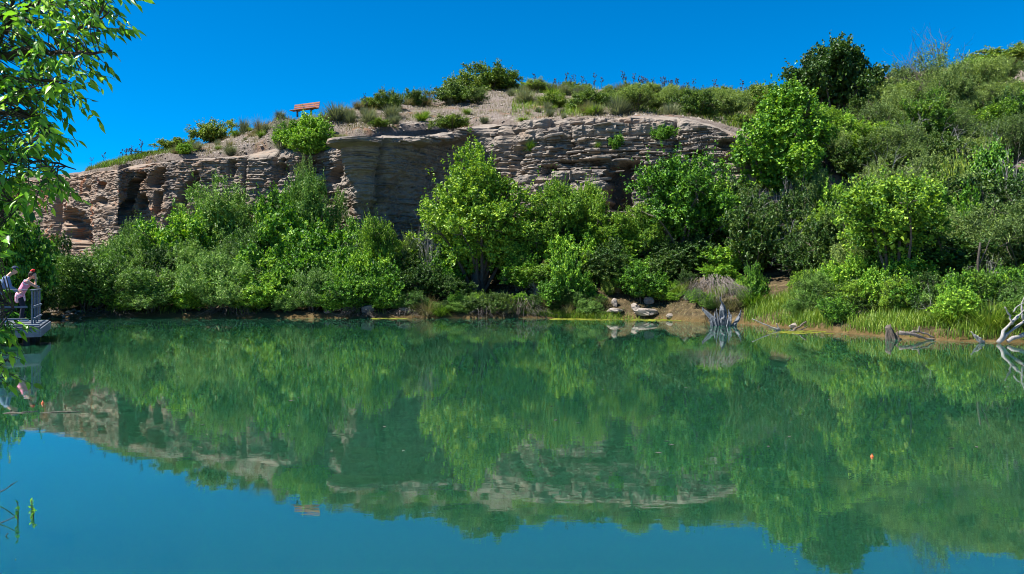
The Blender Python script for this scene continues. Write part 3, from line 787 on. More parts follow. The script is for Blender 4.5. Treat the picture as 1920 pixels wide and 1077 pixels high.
B, T_, S_, G_ = 'bush', 'tree', 'shrub', 'grass'
PL = [
 # behind the deck, far left
 ('leafy', 20, 38, 372, 190, 'bright leafy bush filling the corner behind the deck and the two people', B),
 ('dark', 95, 46, 440, 90, 'dark bush in shade under the left end of the cliff', B),
 ('leafy', -70, 36, 400, 170, 'leafy bush at the frame edge left of the deck', B),
 ('dark', 60, 41, 505, 90, 'low dark bush directly behind the woman in pink', B),
 # left talus, front row
 ('willow', 165, 42.8, 462, 175, 'grey green willow bush at the waterline nearest the deck', B),
 ('willow', 118, 42.8, 520, 90, 'small fine leaved willow drooping just right of the deck railing', B),
 ('willow', 290, 42.8, 500, 150, 'rounded willow bush second from the deck along the waterline', B),
 ('willow', 405, 42.8, 478, 160, 'broad willow bush overhanging the water below the tall left willow', B),
 ('leafy', 232, 42.8, 545, 80, 'small bright bush low at the water between the two left willows', B),
 ('leafy', 345, 42.8, 535, 90, 'bright leafy bush with upright shoots low at the left waterline', B),
 ('leafy', 455, 42.8, 520, 90, 'low leafy bush with pale stems at its foot on the left shore', B),
 # left talus, mid and back
 ('willow', 238, 49, 432, 110, 'willow bush climbing to the foot of the rust coloured cliff', B),
 ('leafy', 318, 50.5, 396, 150, 'rounded green bush below the pocketed part of the cliff', B),
 ('willow', 258, 54, 408, 80, 'small willow touching the diagonal shadow on the cliff', B),
 ('willow', 425, 53.5, 336, 165, 'tall grey green willow rising against the left cliff', B),
 ('willow', 360, 47.5, 452, 120, 'willow bush beside the dark dead brush on the left slope', B),
 ('dark', 300, 47, 462, 80, 'dark bush in the shadowed hollow of the left slope', B),
 ('willow', 480, 49, 420, 120, 'grey green bush between the tall left willow and the bright vines', B),
 ('vine', 470, 46.5, 462, 120, 'bright broad leaved vines left of the tan bush by the water', B),
 # centre left
 ('feather', 582, 54.5, 300, 70, 'thin pale sapling top standing above the vine covered slope', T_),
 ('willow', 590, 52, 322, 130, 'rounded olive tree at the left of the shaded rock wall', T_),
 ('leafy', 530, 52.5, 352, 110, 'green bush in front of the striped cliff right of the tall willow', B),
 ('vine', 545, 49.5, 388, 150, 'mass of bright broad leaved vines on the slope left of centre', B),
 ('vine', 625, 48.5, 430, 120, 'bright vines under the olive tree by the shaded wall', B),
 ('leafy', 672, 49, 408, 80, 'green bush at the foot of the shaded rock wall', B),
 ('vine', 560, 46.2, 455, 130, 'bright vines halfway down the slope left of centre', B),
 ('vine', 640, 45.6, 470, 120, 'bright vines below the dead brush left of centre', B),
 ('oak', 735, 46.5, 404, 80, 'slim yellow green oak standing in front of the shaded wall', T_),
 ('leafy', 700, 45.4, 470, 90, 'leafy bush left of the slim yellow green oak', B),
 ('leafy', 488, 42.8, 512, 110, 'olive green bush low at the water left of the small pink rock', B),
 ('willow', 583, 42.8, 505, 105, 'tan tipped rounded bush at the water right of the small pink rock', B),
 ('vine', 520, 44.2, 500, 70, 'dark hollow of vines above the small pink rock', B),
 ('leafy', 655, 42.8, 518, 110, 'bright bush over the pale root tangle at the waterline', B),
 ('leafy', 720, 42.8, 520, 80, 'fresh green bush right of the pale root tangle', B),
 ('feather', 793, 47, 432, 50, 'small grey green sapling at the left foot of the big centre tree', T_),
 ('dark', 790, 44.4, 498, 100, 'dark green bush in shade between the slim oak and the centre tree', B),
 ('dark', 850, 44.0, 520, 110, 'dark bush in deep shade under the centre tree', B),
 # centre
 ('oak', 1045, 47, 338, 120, 'leafy oak right of the big centre tree', T_),
 ('oak', 1010, 46, 392, 100, 'oak sapling squeezed against the right side of the centre tree', T_),
 ('oak', 1105, 47.5, 342, 90, 'oak with a ragged top left of the black cleft in the cliff', T_),
 ('oak', 1150, 46.2, 400, 120, 'oak with yellow leaves below the black cleft in the cliff', T_),
 ('leafy', 1075, 45.2, 440, 110, 'leafy bush in the middle of the centre slope', B),
 ('leafy', 985, 44.6, 480, 100, 'green bush right of the foot of the centre tree', B),
 ('vine', 1062, 42.8, 472, 75, 'glossy broad leaved bush above the round shore bushes', B),
 ('leafy', 1045, 42.8, 522, 85, 'bright round bush hanging over the water at centre', B),
 ('leafy', 1093, 42.8, 512, 65, 'round green bush beside the bright one over the water', B),
 ('mound', 1142, 43.2, 520, 34, 'small dark ball shaped bush above the shore rocks', B),
 ('leafy', 1200, 42.8, 500, 100, 'light green bush on the bank above the pale flat rocks', B),
 ('leafy', 1175, 45.0, 470, 110, 'leafy bush behind the light green bush above the rocks', B),
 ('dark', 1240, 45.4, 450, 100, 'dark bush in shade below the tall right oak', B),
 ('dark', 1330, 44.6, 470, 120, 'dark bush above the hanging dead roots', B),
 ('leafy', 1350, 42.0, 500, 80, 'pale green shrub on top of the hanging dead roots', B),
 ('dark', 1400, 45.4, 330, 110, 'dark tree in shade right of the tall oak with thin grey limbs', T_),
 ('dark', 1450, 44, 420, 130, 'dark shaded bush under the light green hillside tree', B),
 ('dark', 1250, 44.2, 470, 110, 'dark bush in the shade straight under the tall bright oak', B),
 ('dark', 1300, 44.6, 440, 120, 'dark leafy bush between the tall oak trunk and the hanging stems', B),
 ('leafy', 1375, 43.5, 455, 110, 'green bush spreading above the right end of the hanging stems', B),
 ('dark', 1165, 47.0, 398, 70, 'dark bush filling the bottom of the black cleft', B),
 ('oak', 1215, 46, 380, 90, 'narrow oak between the black cleft and the tall bright oak', T_),
 ('dark', 1130, 44, 470, 100, 'dark bush behind the ball shaped bush', B),
 ('leafy', 1230, 42.9, 520, 70, 'pale weedy bush at the left edge of the brown bank', B),
 ('leafy', 1345, 47, 330, 110, 'green tree behind the right shoulder of the tall bright oak', T_),
 ('dark', 940, 42.6, 548, 80, 'low dark bush at the water under the right half of the centre tree', B),
 ('dark', 895, 42.7, 552, 70, 'low dark bush at the water under the left half of the centre tree', B),
 ('leafy', 1120, 42.7, 552, 44, 'small bush over the water below the ball shaped bush', B),
 ('willow', 770, 42.7, 545, 70, 'fine leaved dark bush over the shaded rock at the shore', B),
 ('leafy', 1265, 41.8, 548, 44, 'weedy little bush in the middle of the brown bank', B),
 ('leafy', 620, 42.6, 545, 60, 'low leafy bush at the water left of the pale root tangle', B),
 ('willow', 540, 42.6, 548, 60, 'low willow bush at the water beside the small pink rock', B),
 # right hillside
 ('oak', 1545, 55, 205, 110, 'rounded green tree in front of the ridge oak trunk', T_),
 ('feather', 1500, 53, 232, 80, 'pale feathery shrub right of the light green hillside tree', S_),
 ('feather', 1515, 47.5, 300, 90, 'pale grey green shrub below the ridge oak', S_),
 ('feather', 1690, 62, 150, 150, 'grey green feathery shrub on the skyline right of the ridge oak', S_),
 ('feather', 1640, 58, 196, 110, 'feathery shrub just right of the ridge oak', S_),
 ('twiggy', 1745, 66, 58, 130, 'tall twiggy half bare shrub sticking up on the right skyline', S_),
 ('twiggy', 1690, 68, 98, 70, 'thin bare twigs on the skyline beside the tall twiggy shrub', S_),
 ('feather', 1765, 62, 128, 130, 'olive feathery shrub beneath the tall twiggy shrub', S_),
 ('oak', 1745, 56, 170, 110, 'round olive tree in the middle of the right hillside', T_),
 ('feather', 1830, 68, 108, 120, 'grey green shrub on the slope left of the top right corner', S_),
 ('mound', 1890, 82, 86, 150, 'yellow green shrub at the top right corner of the hill', S_),
 ('mound', 1835, 78, 112, 80, 'yellow green shrub left of the one in the top right corner', S_),
 ('feather', 1890, 66, 150, 120, 'feathery shrub at the right edge below the corner shrub', S_),
 ('oak', 1850, 58, 196, 120, 'olive green tree at the upper right beside grey dead limbs', T_),
 ('leafy', 1925, 60, 180, 120, 'leafy shrub cut by the right frame edge high on the hill', S_),
 ('feather', 1660, 53, 236, 130, 'feathery shrub above the pale dead limbs on the right hillside', S_),
 ('dark', 1600, 52, 260, 110, 'dark tree under the ridge oak on the right hillside', T_),
 ('feather', 1745, 49.5, 280, 130, 'pale feathery shrub in the centre of the right hillside', S_),
 ('mound', 1800, 47.5, 288, 80, 'yellow leaved shrub glowing on the right hillside', S_),
 ('leafy', 1860, 48, 270, 140, 'leafy tree at right above the dark thicket', T_),
 ('dark', 1900, 43, 330, 140, 'dark thicket tree at the right frame edge', T_),
 ('leafy', 1560, 47, 330, 100, 'leafy bush with pale limbs left of the bright sapling', B),
 ('oak', 1530, 42, 388, 110, 'oak bush left of the bright sapling on the right bank', B),
 ('dark', 1580, 40, 420, 110, 'dark bush behind the left side of the bright sapling', B),
 ('leafy', 1800, 41, 352, 120, 'green tree right of the bright sapling crown', T_),
 ('dark', 1845, 37, 400, 120, 'dark leafy tree above the dry tan grass on the right bank', T_),
 ('leafy', 1910, 35, 420, 130, 'leafy tree at the right edge above the fallen pale limbs', T_),
 ('leafy', 1880, 30, 500, 110, 'yellow green bush just above the fallen pale limbs', B),
 ('leafy', 1745, 34, 470, 90, 'green bush between the bright sapling and the dry tan grass', B),
 ('leafy', 1600, 33.5, 478, 100, 'bright leafy bush left of the sapling trunk near the water', B),
 ('dark', 1640, 30.5, 545, 90, 'dark bush overhanging the black water hollow on the right', B),
 ('leafy', 1550, 35, 500, 80, 'fresh bush on the grassy bank right of the driftwood stump', B),
 ('leafy', 1710, 30, 545, 70, 'low bush at the right of the sapling trunk', B),
 ('leafy', 1418, 37.6, 495, 52, 'small bright tufted bush behind the driftwood stump', B),
 ('leafy', 1960, 32, 480, 120, 'bush cut by the right frame edge near the water', B),
 ('dark', 1500, 40, 440, 120, 'dark bush in the deep shade above the brown bank gap', B),
 ('leafy', 1600, 55.5, 215, 80, 'leafy shrub in the shade right under the ridge oak', S_),
 ('feather', 1800, 56, 208, 90, 'grey shrub tangled with dead limbs on the upper right hillside', S_),
 ('leafy', 1690, 45, 330, 120, 'green shrub behind the top of the bright sapling', S_),
 # ridge, left to right
 ('mound', 290, 65.3, 284, 80, 'low green shrub lowest on the left skyline', S_),
 ('mound', 335, 66.5, 262, 90, 'low green shrub second lowest on the left skyline', S_),
 ('mound', 398, 68.5, 226, 96, 'large dark green shrub on the left skyline', S_),
 ('leafy', 348, 62, 270, 40, 'small fresh green shrub on the slope under the left skyline shrubs', S_),
 ('sage', 458, 66, 219, 34, 'dark grass tuft on the skyline right of the left shrubs', G_),
 ('dry', 486, 64, 211, 38, 'brown grass tuft on the crumbling skyline edge left of the bench', G_),
 ('sage', 432, 60.3, 270, 38, 'spiky yucca like tuft alone on the pink slope', 'tuft'),
 ('leafy', 585, 57.6, 216, 90, 'big green shrub directly in front of the orange bench', S_),
 ('leafy', 545, 58.0, 224, 75, 'green shrub at the left below the orange bench', S_),
 ('leafy', 582, 56.6, 247, 78, 'yellow green shrub on the cliff edge below the bench', S_),
 ('sage', 528, 58.8, 214, 50, 'greyish tuft at the left end of the bench', G_),
 ('sage', 632, 61, 192, 62, 'dark grass tuft right of the bench at the head of the path', G_),
 ('dry', 612, 61.2, 196, 40, 'browning tuft between the bench and the dark grass tuft', G_),
 ('mound', 706, 66, 180, 60, 'green shrub above the path right of the bench', S_),
 ('mound', 730, 66.5, 170, 65, 'dark green shrub on the skyline above the path', S_),
 ('mound', 772, 71, 166, 50, 'small green shrub on the skyline left of the brown tuft', S_),
 ('dry', 800, 72, 160, 44, 'brown tuft on the skyline left of the highest shrubs', G_),
 ('mound', 850, 73, 156, 105, 'wide green shrub below the highest shrub of the hill', S_),
 ('mound', 880, 84, 138, 100, 'left half of the highest green shrubs on the hilltop', S_),
 ('mound', 930, 85.5, 126, 130, 'highest green shrub on the hilltop', S_),
 ('feather', 897, 72, 164, 42, 'feathery tuft at the right end of the wide green shrub', S_),
 ('mound', 848, 58.6, 216, 80, 'green shrub on the lip of the shaded rock wall', S_),
 ('sage', 908, 59, 217, 26, 'grey tuft on the edge right of the lip shrub', 'tuft'),
 ('grass', 982, 57.4, 218, 34, 'green tuft on the edge above the stepped beds', 'tuft'),
 ('sage', 690, 60, 208, 44, 'grey green tuft on the path side below the skyline shrubs', 'tuft'),
 ('sage', 735, 62, 196, 50, 'grey green tuft under the dark skyline shrub', 'tuft'),
 ('mound', 712, 58, 225, 50, 'dark low shrub above the corner of the shaded wall', S_),
 ('sage', 640, 57.8, 252, 44, 'pale tuft at the bottom of the path on the cliff edge', 'tuft'),
 ('feather', 1005, 78, 152, 70, 'grey brown brush on the skyline right of the highest shrub', S_),
 ('mound', 1110, 64, 170, 90, 'dark green shrub on the middle of the upper slope', S_),
 ('feather', 1190, 58.5, 158, 100, 'large grey sage bush above the stepped rock beds', S_),
 ('sage', 1160, 57.4, 180, 60, 'pale sage tuft at the left foot of the large grey sage bush', 'tuft'),
 ('mound', 1305, 58, 168, 95, 'dark green shrub at the right end of the upper slope', S_),
 ('feather', 1255, 60, 158, 70, 'grey shrub between the sage bush and the dark green shrub', S_),
 ('feather', 1375, 60, 166, 90, 'grassy shrub left of the light green hillside tree', S_),
 ('mound', 1425, 66, 160, 80, 'yellow green shrub on the skyline left of the ridge oak', S_),
 ('feather', 1345, 64, 164, 80, 'pale grassy brush on the skyline right of the dark green shrub', S_),
 ('mound', 1040, 68, 176, 60, 'low green shrub right of the pink patch on the upper slope', S_),
]
for row in PL:
    plant(*row)
# plants rooted in the cliff itself
def cliff_at(px, py):
    iu = int(np.clip(np.searchsorted(CPX, px), 0, len(CPX) - 1))
    col = CV[iu, :190]
    pys = YH - (col[:, 2] - CAM_H) * F / col[:, 1]
    j = int(np.argmin(np.abs(pys - py)))
    return col[j]
for kind, px, pb, pt, wpx, lab in (('leafy', 1247, 268, 234, 54, 'bright round bush growing out of the stepped rock beds'),
                                   ('leafy', 1157, 282, 253, 34, 'small dark bush rooted over the black cleft in the cliff'),
                                   ('grass', 995, 282, 258, 22, 'thin tuft growing from a joint in the stepped rock beds'),
                                   ('grass', 1120, 278, 262, 18, 'little yellow tuft left of the bush over the cleft')):
    p = cliff_at(px, pb)
    plant(kind, px, p[1] + 0.1, pt, wpx, lab, S_, zbase=p[2], sink=0.05)

# hero trees, built to their own outline
def hero(name, px, D, pytop, wpx, label, seed, mat, n, lobes, leafL, leafW, dx=0.85, zbase=None, **kw):
    zb = (terrain_z(px, D) if zbase is None else zbase) - 0.15
    h = zat(pytop, D) - zb; w = wpx / F * D
    root = empty(name, ((px - 960) / F * D, D, zb), 0.0)
    fol, st = crown_parts(seed, w, w * dx, h, n, lobes, leafL, leafW, **kw)
    w1, h1 = extent(fol)
    root.scale = (w / w1, w / w1, h / h1)
    link('crown', fol, M[mat], root); link('trunk', st, M['bark'], root)
    tag(root, label, 'tree')
    return root
hero('oak_tree', 893, 46.2, 280, 205, 'big yellow green oak in front of the shaded rock wall at centre', 501, 'leaf_oak', 46000, 90, 0.15, 0.10, zlo=-0.08, trunk_r=0.13, stems=20, lobe_r=(0.09, 0.17), clump_sig=0.15, form='cone')
hero('oak_tree', 1285, 46.0, 292, 180, 'tall bright oak right of the black cleft in the cliff', 502, 'leaf_bright', 38000, 80, 0.15, 0.10, zlo=0.0, trunk_r=0.12, stems=18, lobe_r=(0.09, 0.17), clump_sig=0.15)
hero('hillside_tree', 1468, 49.0, 164, 165, 'light green hillside tree beside the right end of the cliff', 503, 'leaf_bright', 40000, 80, 0.15, 0.11, zlo=0.0, trunk_r=0.13, stems=18, lobe_r=(0.09, 0.16), clump_sig=0.15, form='cone')
hero('oak_tree', 1565, 63.0, 80, 165, 'dark green oak standing out against the sky on the right ridge', 504, 'leaf_dark', 24000, 46, 0.22, 0.16, zlo=0.12, trunk_r=0.14, stems=16, lobe_r=(0.09, 0.16), clump_sig=0.24, inner=0.04)
hero('sapling_tree', 1680, 32.5, 336, 185, 'bright yellow green sapling with thin dark trunks on the right bank', 505, 'leaf_oak', 26000, 70, 0.12, 0.085, zlo=0.2, trunk_r=0.09, stems=12, lobe_r=(0.07, 0.14), clump_sig=0.13, inner=0.03)

# leafless brush
for px, D, pt, wpx, lab in (
    (345, 49.0, 428, 60, 'dark grey dead brush on the left slope under the tall willow'),
    (640, 49.6, 395, 50, 'bleached dead branch beneath the olive tree'),
    (650, 48.0, 432, 90, 'tangle of dead brush on the bright vine slope'),
    (812, 46.0, 328, 70, 'pale bare branches on the left side of the big centre tree'),
    (1010, 43.6, 515, 50, 'drooping dead brush at the waterline under the centre trees'),
    (1410, 47.2, 345, 90, 'thin grey bare limbs in the shade right of the tall oak'),
    (1545, 50.5, 290, 120, 'bare grey branches in the dark gap under the ridge oak'),
    (1665, 51.5, 262, 130, 'long pale dead limbs spread across the right hillside'),
    (1775, 54.5, 205, 120, 'grey leafless brush high on the right hillside'),
    (1500, 43.5, 375, 90, 'bleached dead limb above the shaded gap on the right'),
    (1740, 47.0, 300, 90, 'pale dead limb left of the yellow leaved shrub'),
    (1780, 30.6, 520, 90, 'grey dead brush under the dry tan grass on the right bank'),
    (1640, 46.0, 318, 110, 'pale dead limbs just above the crown of the bright sapling'),
    (1705, 57.0, 178, 90, 'grey bare twigs under the skyline left of the olive tree'),
    (1880, 47.0, 262, 90, 'bleached dead branch in the leafy tree at the right edge'),
    (1480, 50.0, 268, 70, 'short bleached limbs right of the light green hillside tree'),
    (1590, 43.0, 392, 80, 'grey dead twigs left of the bright sapling crown'),
    (1850, 33.0, 470, 80, 'thin dead twigs left of the right edge above the water'),
    (1860, 52.0, 215, 70, 'forked pale dead limb near the right frame edge')):
    if px > 1400: D -= 2.6; wpx *= 1.25
    plant('dead', px, D, pt, wpx, lab, 'dead brush')

LMK = [(1565, 190, 'the ridge oak'), (1468, 300, 'the light green hillside tree'), (1680, 440, 'the bright sapling'), (1745, 110, 'the tall twiggy shrub'), (1890, 100, 'the top right shrub'), (1665, 262, 'the long pale dead limbs'), (1800, 305, 'the yellow leaved shrub'), (1780, 510, 'the dry tan grass'), (1900, 600, 'the fallen pale tree'), (1285, 390, 'the tall bright oak'), (893, 400, 'the big centre tree'), (735, 460, 'the slim oak'), (590, 350, 'the olive tree'), (425, 380, 'the tall left willow'), (165, 520, 'the willow by the deck'), (1160, 360, 'the black cleft'), (1350, 585, 'the driftwood stump'), (1142, 535, 'the ball shaped bush'), (345, 440, 'the dark dead brush'), (650, 445, 'the tangled dead brush'), (572, 205, 'the bench'), (432, 280, 'the lone yucca tuft'), (620, 240, 'the path'), (400, 240, 'the left skyline shrub'), (920, 150, 'the highest shrub'), (848, 240, 'the wall lip shrub'), (1190, 190, 'the large sage bush'), (1305, 190, 'the dark ridge shrub'), (1110, 190, 'the mid slope shrub'), (260, 305, 'the left grass slope'), (1247, 250, 'the rock bed bush'), (730, 185, 'the dark skyline shrub')]
taken = {}
def near_label(what, px, py):
    best = sorted(LMK, key=lambda m: (m[0] - px) ** 2 + ((m[1] - py) * 1.4) ** 2)[:4]
    for far in (0, 1):
        for m in best:
            dx, dy = px - m[0], py - m[1]; dist = math.hypot(dx, dy * 1.4)
            ad = 'close ' if dist < 45 else '' if dist < 95 else 'well ' if dist < 160 else 'far '
            h = 'right of' if dx > 0 else 'left of'; v = 'below' if dy > 0 else 'above'
            rel = h if abs(dx) > 2 * abs(dy) else v if abs(dy) > 2 * abs(dx) else v + ' and ' + h
            lab = f'{what} {ad}{rel} {m[2]}'
            if lab not in taken:
                taken[lab] = 1; return lab
    lab = f'{what} near {best[0][2]}'
    return lab
LOOK = {'leafy': 'fresh green bush', 'dark': 'dark green bush', 'oak': 'yellow green oak bush', 'willow': 'grey green fine leaved bush', 'vine': 'bright broad leaved vines', 'feather': 'pale feathery shrub', 'mound': 'low olive shrub', 'sage': 'grey green sage tuft', 'grass': 'fresh green grass tuft', 'dry': 'straw coloured tuft'}
# thicket fillers: bushes that close the gaps on the slopes
lim = tab((60, 480), (100, 478), (170, 470), (250, 430), (300, 410), (350, 385), (430, 360), (500, 400), (540, 370), (600, 350), (650, 385), (680, 425), (740, 432), (790, 452), (830, 360), (950, 350), (1000, 372), (1050, 355), (1130, 365), (1160, 412), (1185, 408), (1220, 345), (1290, 320), (1360, 330), (1400, 300), (1480, 250), (1560, 200), (1640, 190), (1750, 160), (1850, 130), (2000, 120))
fr = random.Random(12)
for D0, rowlab in ((44.3, 'leafy filler bush low on the wooded slope under the cliff'), (47.2, 'leafy bush halfway up the wooded slope under the cliff'), (50.5, 'leafy bush high on the wooded slope close under the cliff')):
    for px0 in range(95, 1420, 52):
        px = px0 + fr.uniform(-20, 20); D = D0 + fr.uniform(-0.9, 0.9)
        if D > d_base(px) - 0.8: continue
        if px > 1215 and D < 45.6: continue
        if fr.random() < 0.25 and D0 < 46: continue
        kind = 'dark' if px > 1370 else fr.choice(['willow', 'willow', 'leafy', 'dark'] if px < 480 else ['vine', 'leafy', 'vine', 'dark', 'willow'] if px < 760 else ['leafy', 'oak', 'dark', 'leafy'])  # right of the tall oak, darker leaf colour stands in for its shade
        hh = fr.uniform(1.7, 2.8)
        pt = YH - (terrain_z(px, D) + hh - CAM_H) * F / D
        pt = max(pt, float(lim(px)) + fr.uniform(8, 30))
        plant(kind, px, D, pt, fr.uniform(70, 110), near_label(LOOK[kind], px, pt + 25), B, 'bushes that close the wooded slope under the cliff')
for D0 in (33.5, 38, 43, 48, 53, 58.5, 65, 73):
    for px0 in range(1430, 1990, 66):
        px = px0 + fr.uniform(-20, 20); D = D0 + fr.uniform(-1.3, 1.3)
        if D < F * CAM_H / (shore_y(px) - YH) + 3.5: continue
        if px < 1540 and D < 41: continue
        if px < 1480 and D > 52: continue
        if D > d_ridge(px) - 3: continue
        kind = 'dark' if px < 1520 and D < 47 else fr.choice(['leafy', 'dark', 'oak', 'dark', 'feather'] if D < 46 else ['feather', 'feather', 'leafy', 'oak', 'dark', 'dark', 'feather'])  # left end near the oak: shade put in as darker leaf colour
        hh = fr.uniform(2.4, 4.2) if kind != 'mound' else fr.uniform(1.2, 1.8)
        pt = YH - (terrain_z(px, D) + hh - CAM_H) * F / D
        plant(kind, px, D, pt, fr.uniform(2.8, 4.8) * F / D, near_label(LOOK[kind], px, pt + 25), B, 'thicket bushes on the right hillside')

for k, px0 in enumerate(range(1490, 1960, 26)):
    px = px0 + fr.uniform(-10, 10); Ds = F * CAM_H / (float(shore_y(px)) - YH)
    for row in (0, 1):
        D = Ds + (0.9 + 1.5 * row) + fr.uniform(-0.3, 0.5)
        if row == 0 and (fr.random() < 0.45 or 1655 < px < 1770): continue
        kind = fr.choice(['leafy', 'willow', 'leafy', 'dark', 'grass', 'oak']); hh = fr.uniform(0.7, 1.3) + 0.5 * row
        pt = YH - (terrain_z(px, D) + hh - CAM_H) * F / D
        plant(kind, px, D, pt, fr.uniform(1.3, 2.2) * F / D, near_label('low ' + LOOK[kind], px, pt + 20), B if kind != 'grass' else G_, 'low growth along the right bank')
for px0 in range(770, 1425, 11):
    px = px0 + fr.uniform(-6, 6); Ds = F * CAM_H / (float(shore_y(px)) - YH)
    rocky = 1130 < px < 1420
    D = Ds + (fr.uniform(0.9, 4.2) if rocky else fr.uniform(0.3, 1.3))
    kind = fr.choice(['leafy', 'dark', 'grass', 'willow', 'dry']); hh = fr.uniform(0.45, 1.0)
    pt = YH - (terrain_z(px, D) + hh - CAM_H) * F / D
    plant(kind, px, D, pt, fr.uniform(0.9, 1.7) * F / D, near_label('low ' + LOOK[kind], px, pt + 12), B if kind not in ('grass', 'dry') else G_, 'low growth along the centre shore')
# small tufts over the pink slope
for k in range(250):
    px = fr.uniform(190, 1420); K, Z = knots(px)
    t = fr.random() ** 0.8
    D = K[6] + 0.4 + (K[7] - K[6] - 0.6) * t
    if 600 < px < 640 or 905 < px < 950: continue
    dens = 1.0 if px > 960 else 0.5 if px > 640 else 0.4
    if fr.random() > dens: continue
    kind = fr.choice(['sage', 'sage', 'grass', 'dry'])
    hh = fr.uniform(0.3, 0.8) * (1.35 if px > 640 else 1)
    pt = YH - (terrain_z(px, D) + hh - CAM_H) * F / D
    nmz = near_label('small ' + LOOK[kind], px, pt)
    plant(kind, px, D, pt, hh * 1.5 * F / D, nmz, 'tuft', 'small tufts on the pink slope', sink=0.03)
# larger sage and grass on the crowded right part of the ridge
for k in range(64):
    px = fr.uniform(960, 1440); K, Z = knots(px)
    D = K[6] + 1.5 + (K[7] - K[6] - 1.0) * fr.random() ** 0.6
    kind = fr.choice(['sage', 'sage', 'grass', 'feather', 'grass', 'mound'])
    hh = fr.uniform(0.7, 1.3)
    pt = YH - (terrain_z(px, D) + hh - CAM_H) * F / D
    nmz = near_label('ridge ' + LOOK[kind].replace('tuft', 'clump'), px, pt)
    plant(kind, px, D, pt, hh * fr.uniform(1.4, 2.2) * F / D, nmz, 'tuft' if kind in ('sage', 'grass') else S_, 'brush crowding the long right ridge', sink=0.05)

# dark seed stalks on the skyline
def stalk_mesh(seed):
    r = np.random.default_rng(seed); mb = MB()
    h = 1.0
    P = np.array([[0, 0, -0.1], [0.01, 0, 0.4], [0.03 * r.normal(), 0.02, 0.75], [0.05 * r.normal(), 0.03, h]])
    mb.tube(P, [0.016, 0.014, 0.011, 0.006], 4)
    for k in range(10):
        z = r.uniform(0.5, 0.98); a = r.uniform(0, 6.28); L = r.uniform(0.05, 0.13)
        c = np.array([math.cos(a) * L, math.sin(a) * L, z + L * 0.5])
        mb.tube(np.array([[0.02, 0.02, z], c]), [0.008, 0.006], 3)
        mb.tube(np.stack([c, c + [0.0, 0.005, 0.04], c + [0, 0, 0.08]]), [0.014, 0.03, 0.008], 5)
    me = mb.mesh('seed_stalk'); me.materials.append(M['stalk']); return me
SM = [stalk_mesh(k) for k in range(5)]
for k in range(70):
    zone = fr.random()
    px = fr.gauss(1240, 35) if zone < 0.3 else fr.uniform(985, 1430) if zone < 0.78 else fr.gauss(255, 14) if zone < 0.9 else fr.gauss(190, 9) if zone < 0.97 else fr.choice([678, 689])
    D = float(d_ridge(px)) - fr.uniform(0.2, 3.5)
    o = link('seed_stalk', SM[fr.randrange(5)])
    o.location = ((px - 960) / F * D, D, terrain_z(px, D) - 0.02)
    o.rotation_euler = (fr.gauss(0, 0.12), fr.gauss(0, 0.12), fr.uniform(0, 6.28))
    sc = fr.uniform(0.9, 1.9) * (1.0 if px > 900 else 0.75)
    o.scale = (sc, sc, sc)
    tag(o, 'thin dark seed stalk standing up on the long right skyline' if px > 900 else 'thin dark seed stalk above the path right of the bench' if px > 600 else 'thin dark seed stalk on the low left skyline', 'plant', 'dark seed stalks along the skyline')

# uncountable cover
def scatter_blades(name, pts, hgt, bw, mat, label, seed=0, lean=0.35):
    r = np.random.default_rng(seed); n = len(pts)
    az = r.uniform(0, 6.28, n); tl = np.abs(r.normal(0, lean, n)); L = hgt * r.uniform(0.5, 1.2, n)
    side = np.stack([-np.sin(az), np.cos(az), 0 * az], -1) * bw / 2
    d = np.stack([np.cos(az) * np.sin(tl), np.sin(az) * np.sin(tl), np.cos(tl)], -1)
    d2 = unit(d + np.stack([np.cos(az), np.sin(az), -0.2 + 0 * az], -1) * 0.45)
    m = pts + d * (L * 0.55)[:, None]; e = m + d2 * (L * 0.5)[:, None]
    V = np.stack([pts - side, pts + side, m + side * 0.8, m - side * 0.8, e], 1).reshape(-1, 3)
    b = (np.arange(n) * 5)[:, None]
    o = link(name, mesh_np(name, V, [b + np.array([[0, 1, 2, 3]]), b + np.array([[3, 2, 4]])]), M[mat])
    tag(o, label, 'grass', kind='stuff')
def surf_points(n, pxr, t0, t1, k0, k1, seed, clump=0.5):
    r = np.random.default_rng(seed)
    px = r.uniform(pxr[0], pxr[1], n * 3); K, Z = knots(px)
    D = K[:, k0] + t0 + (K[:, k1] + t1 - K[:, k0] - t0) * r.uniform(0, 1, n * 3)
    x = (px - 960) / F * D
    keep = fbm(x * 0.5, D * 0.5, seed % 40, 3) > r.uniform(-1, 1, n * 3) * 0.25 + 0.25 * (1 - 2 * clump)
    px, D, x, K, Z = px[keep][:n], D[keep][:n], x[keep][:n], K[keep][:n], Z[keep][:n]
    z = np.array([np.interp(d, k, zz) for d, k, zz in zip(D, K, Z)])
    z = z + tnoise(x, D, z)
    return np.stack([x, D, z - 0.02], -1)
scatter_blades('bank_grass', surf_points(20000, (1395, 1960), 0.1, -1.5, 1, 3, 61, 0.55), 0.5, 0.022, 'leaf_grass', 'bright green grass along the right bank', 1)
scatter_blades('shore_grass', surf_points(5000, (90, 1260), 0.3, -4, 1, 3, 62, 0.3), 0.4, 0.02, 'leaf_grass', 'grass at the foot of the shore bushes', 2)
scatter_blades('ridge_grass', surf_points(15000, (960, 1480), 3.0, 0.5, 6, 7, 63, 0.55), 0.55, 0.03, 'leaf_grass', 'grass on the long right ridge', 3)
scatter_blades('slope_dry_grass', surf_points(20000, (160, 1480), -1.0, 0.6, 6, 7, 64, 0.5), 0.34, 0.025, 'leaf_dry', 'thin dry grass on the pink slope', 4)
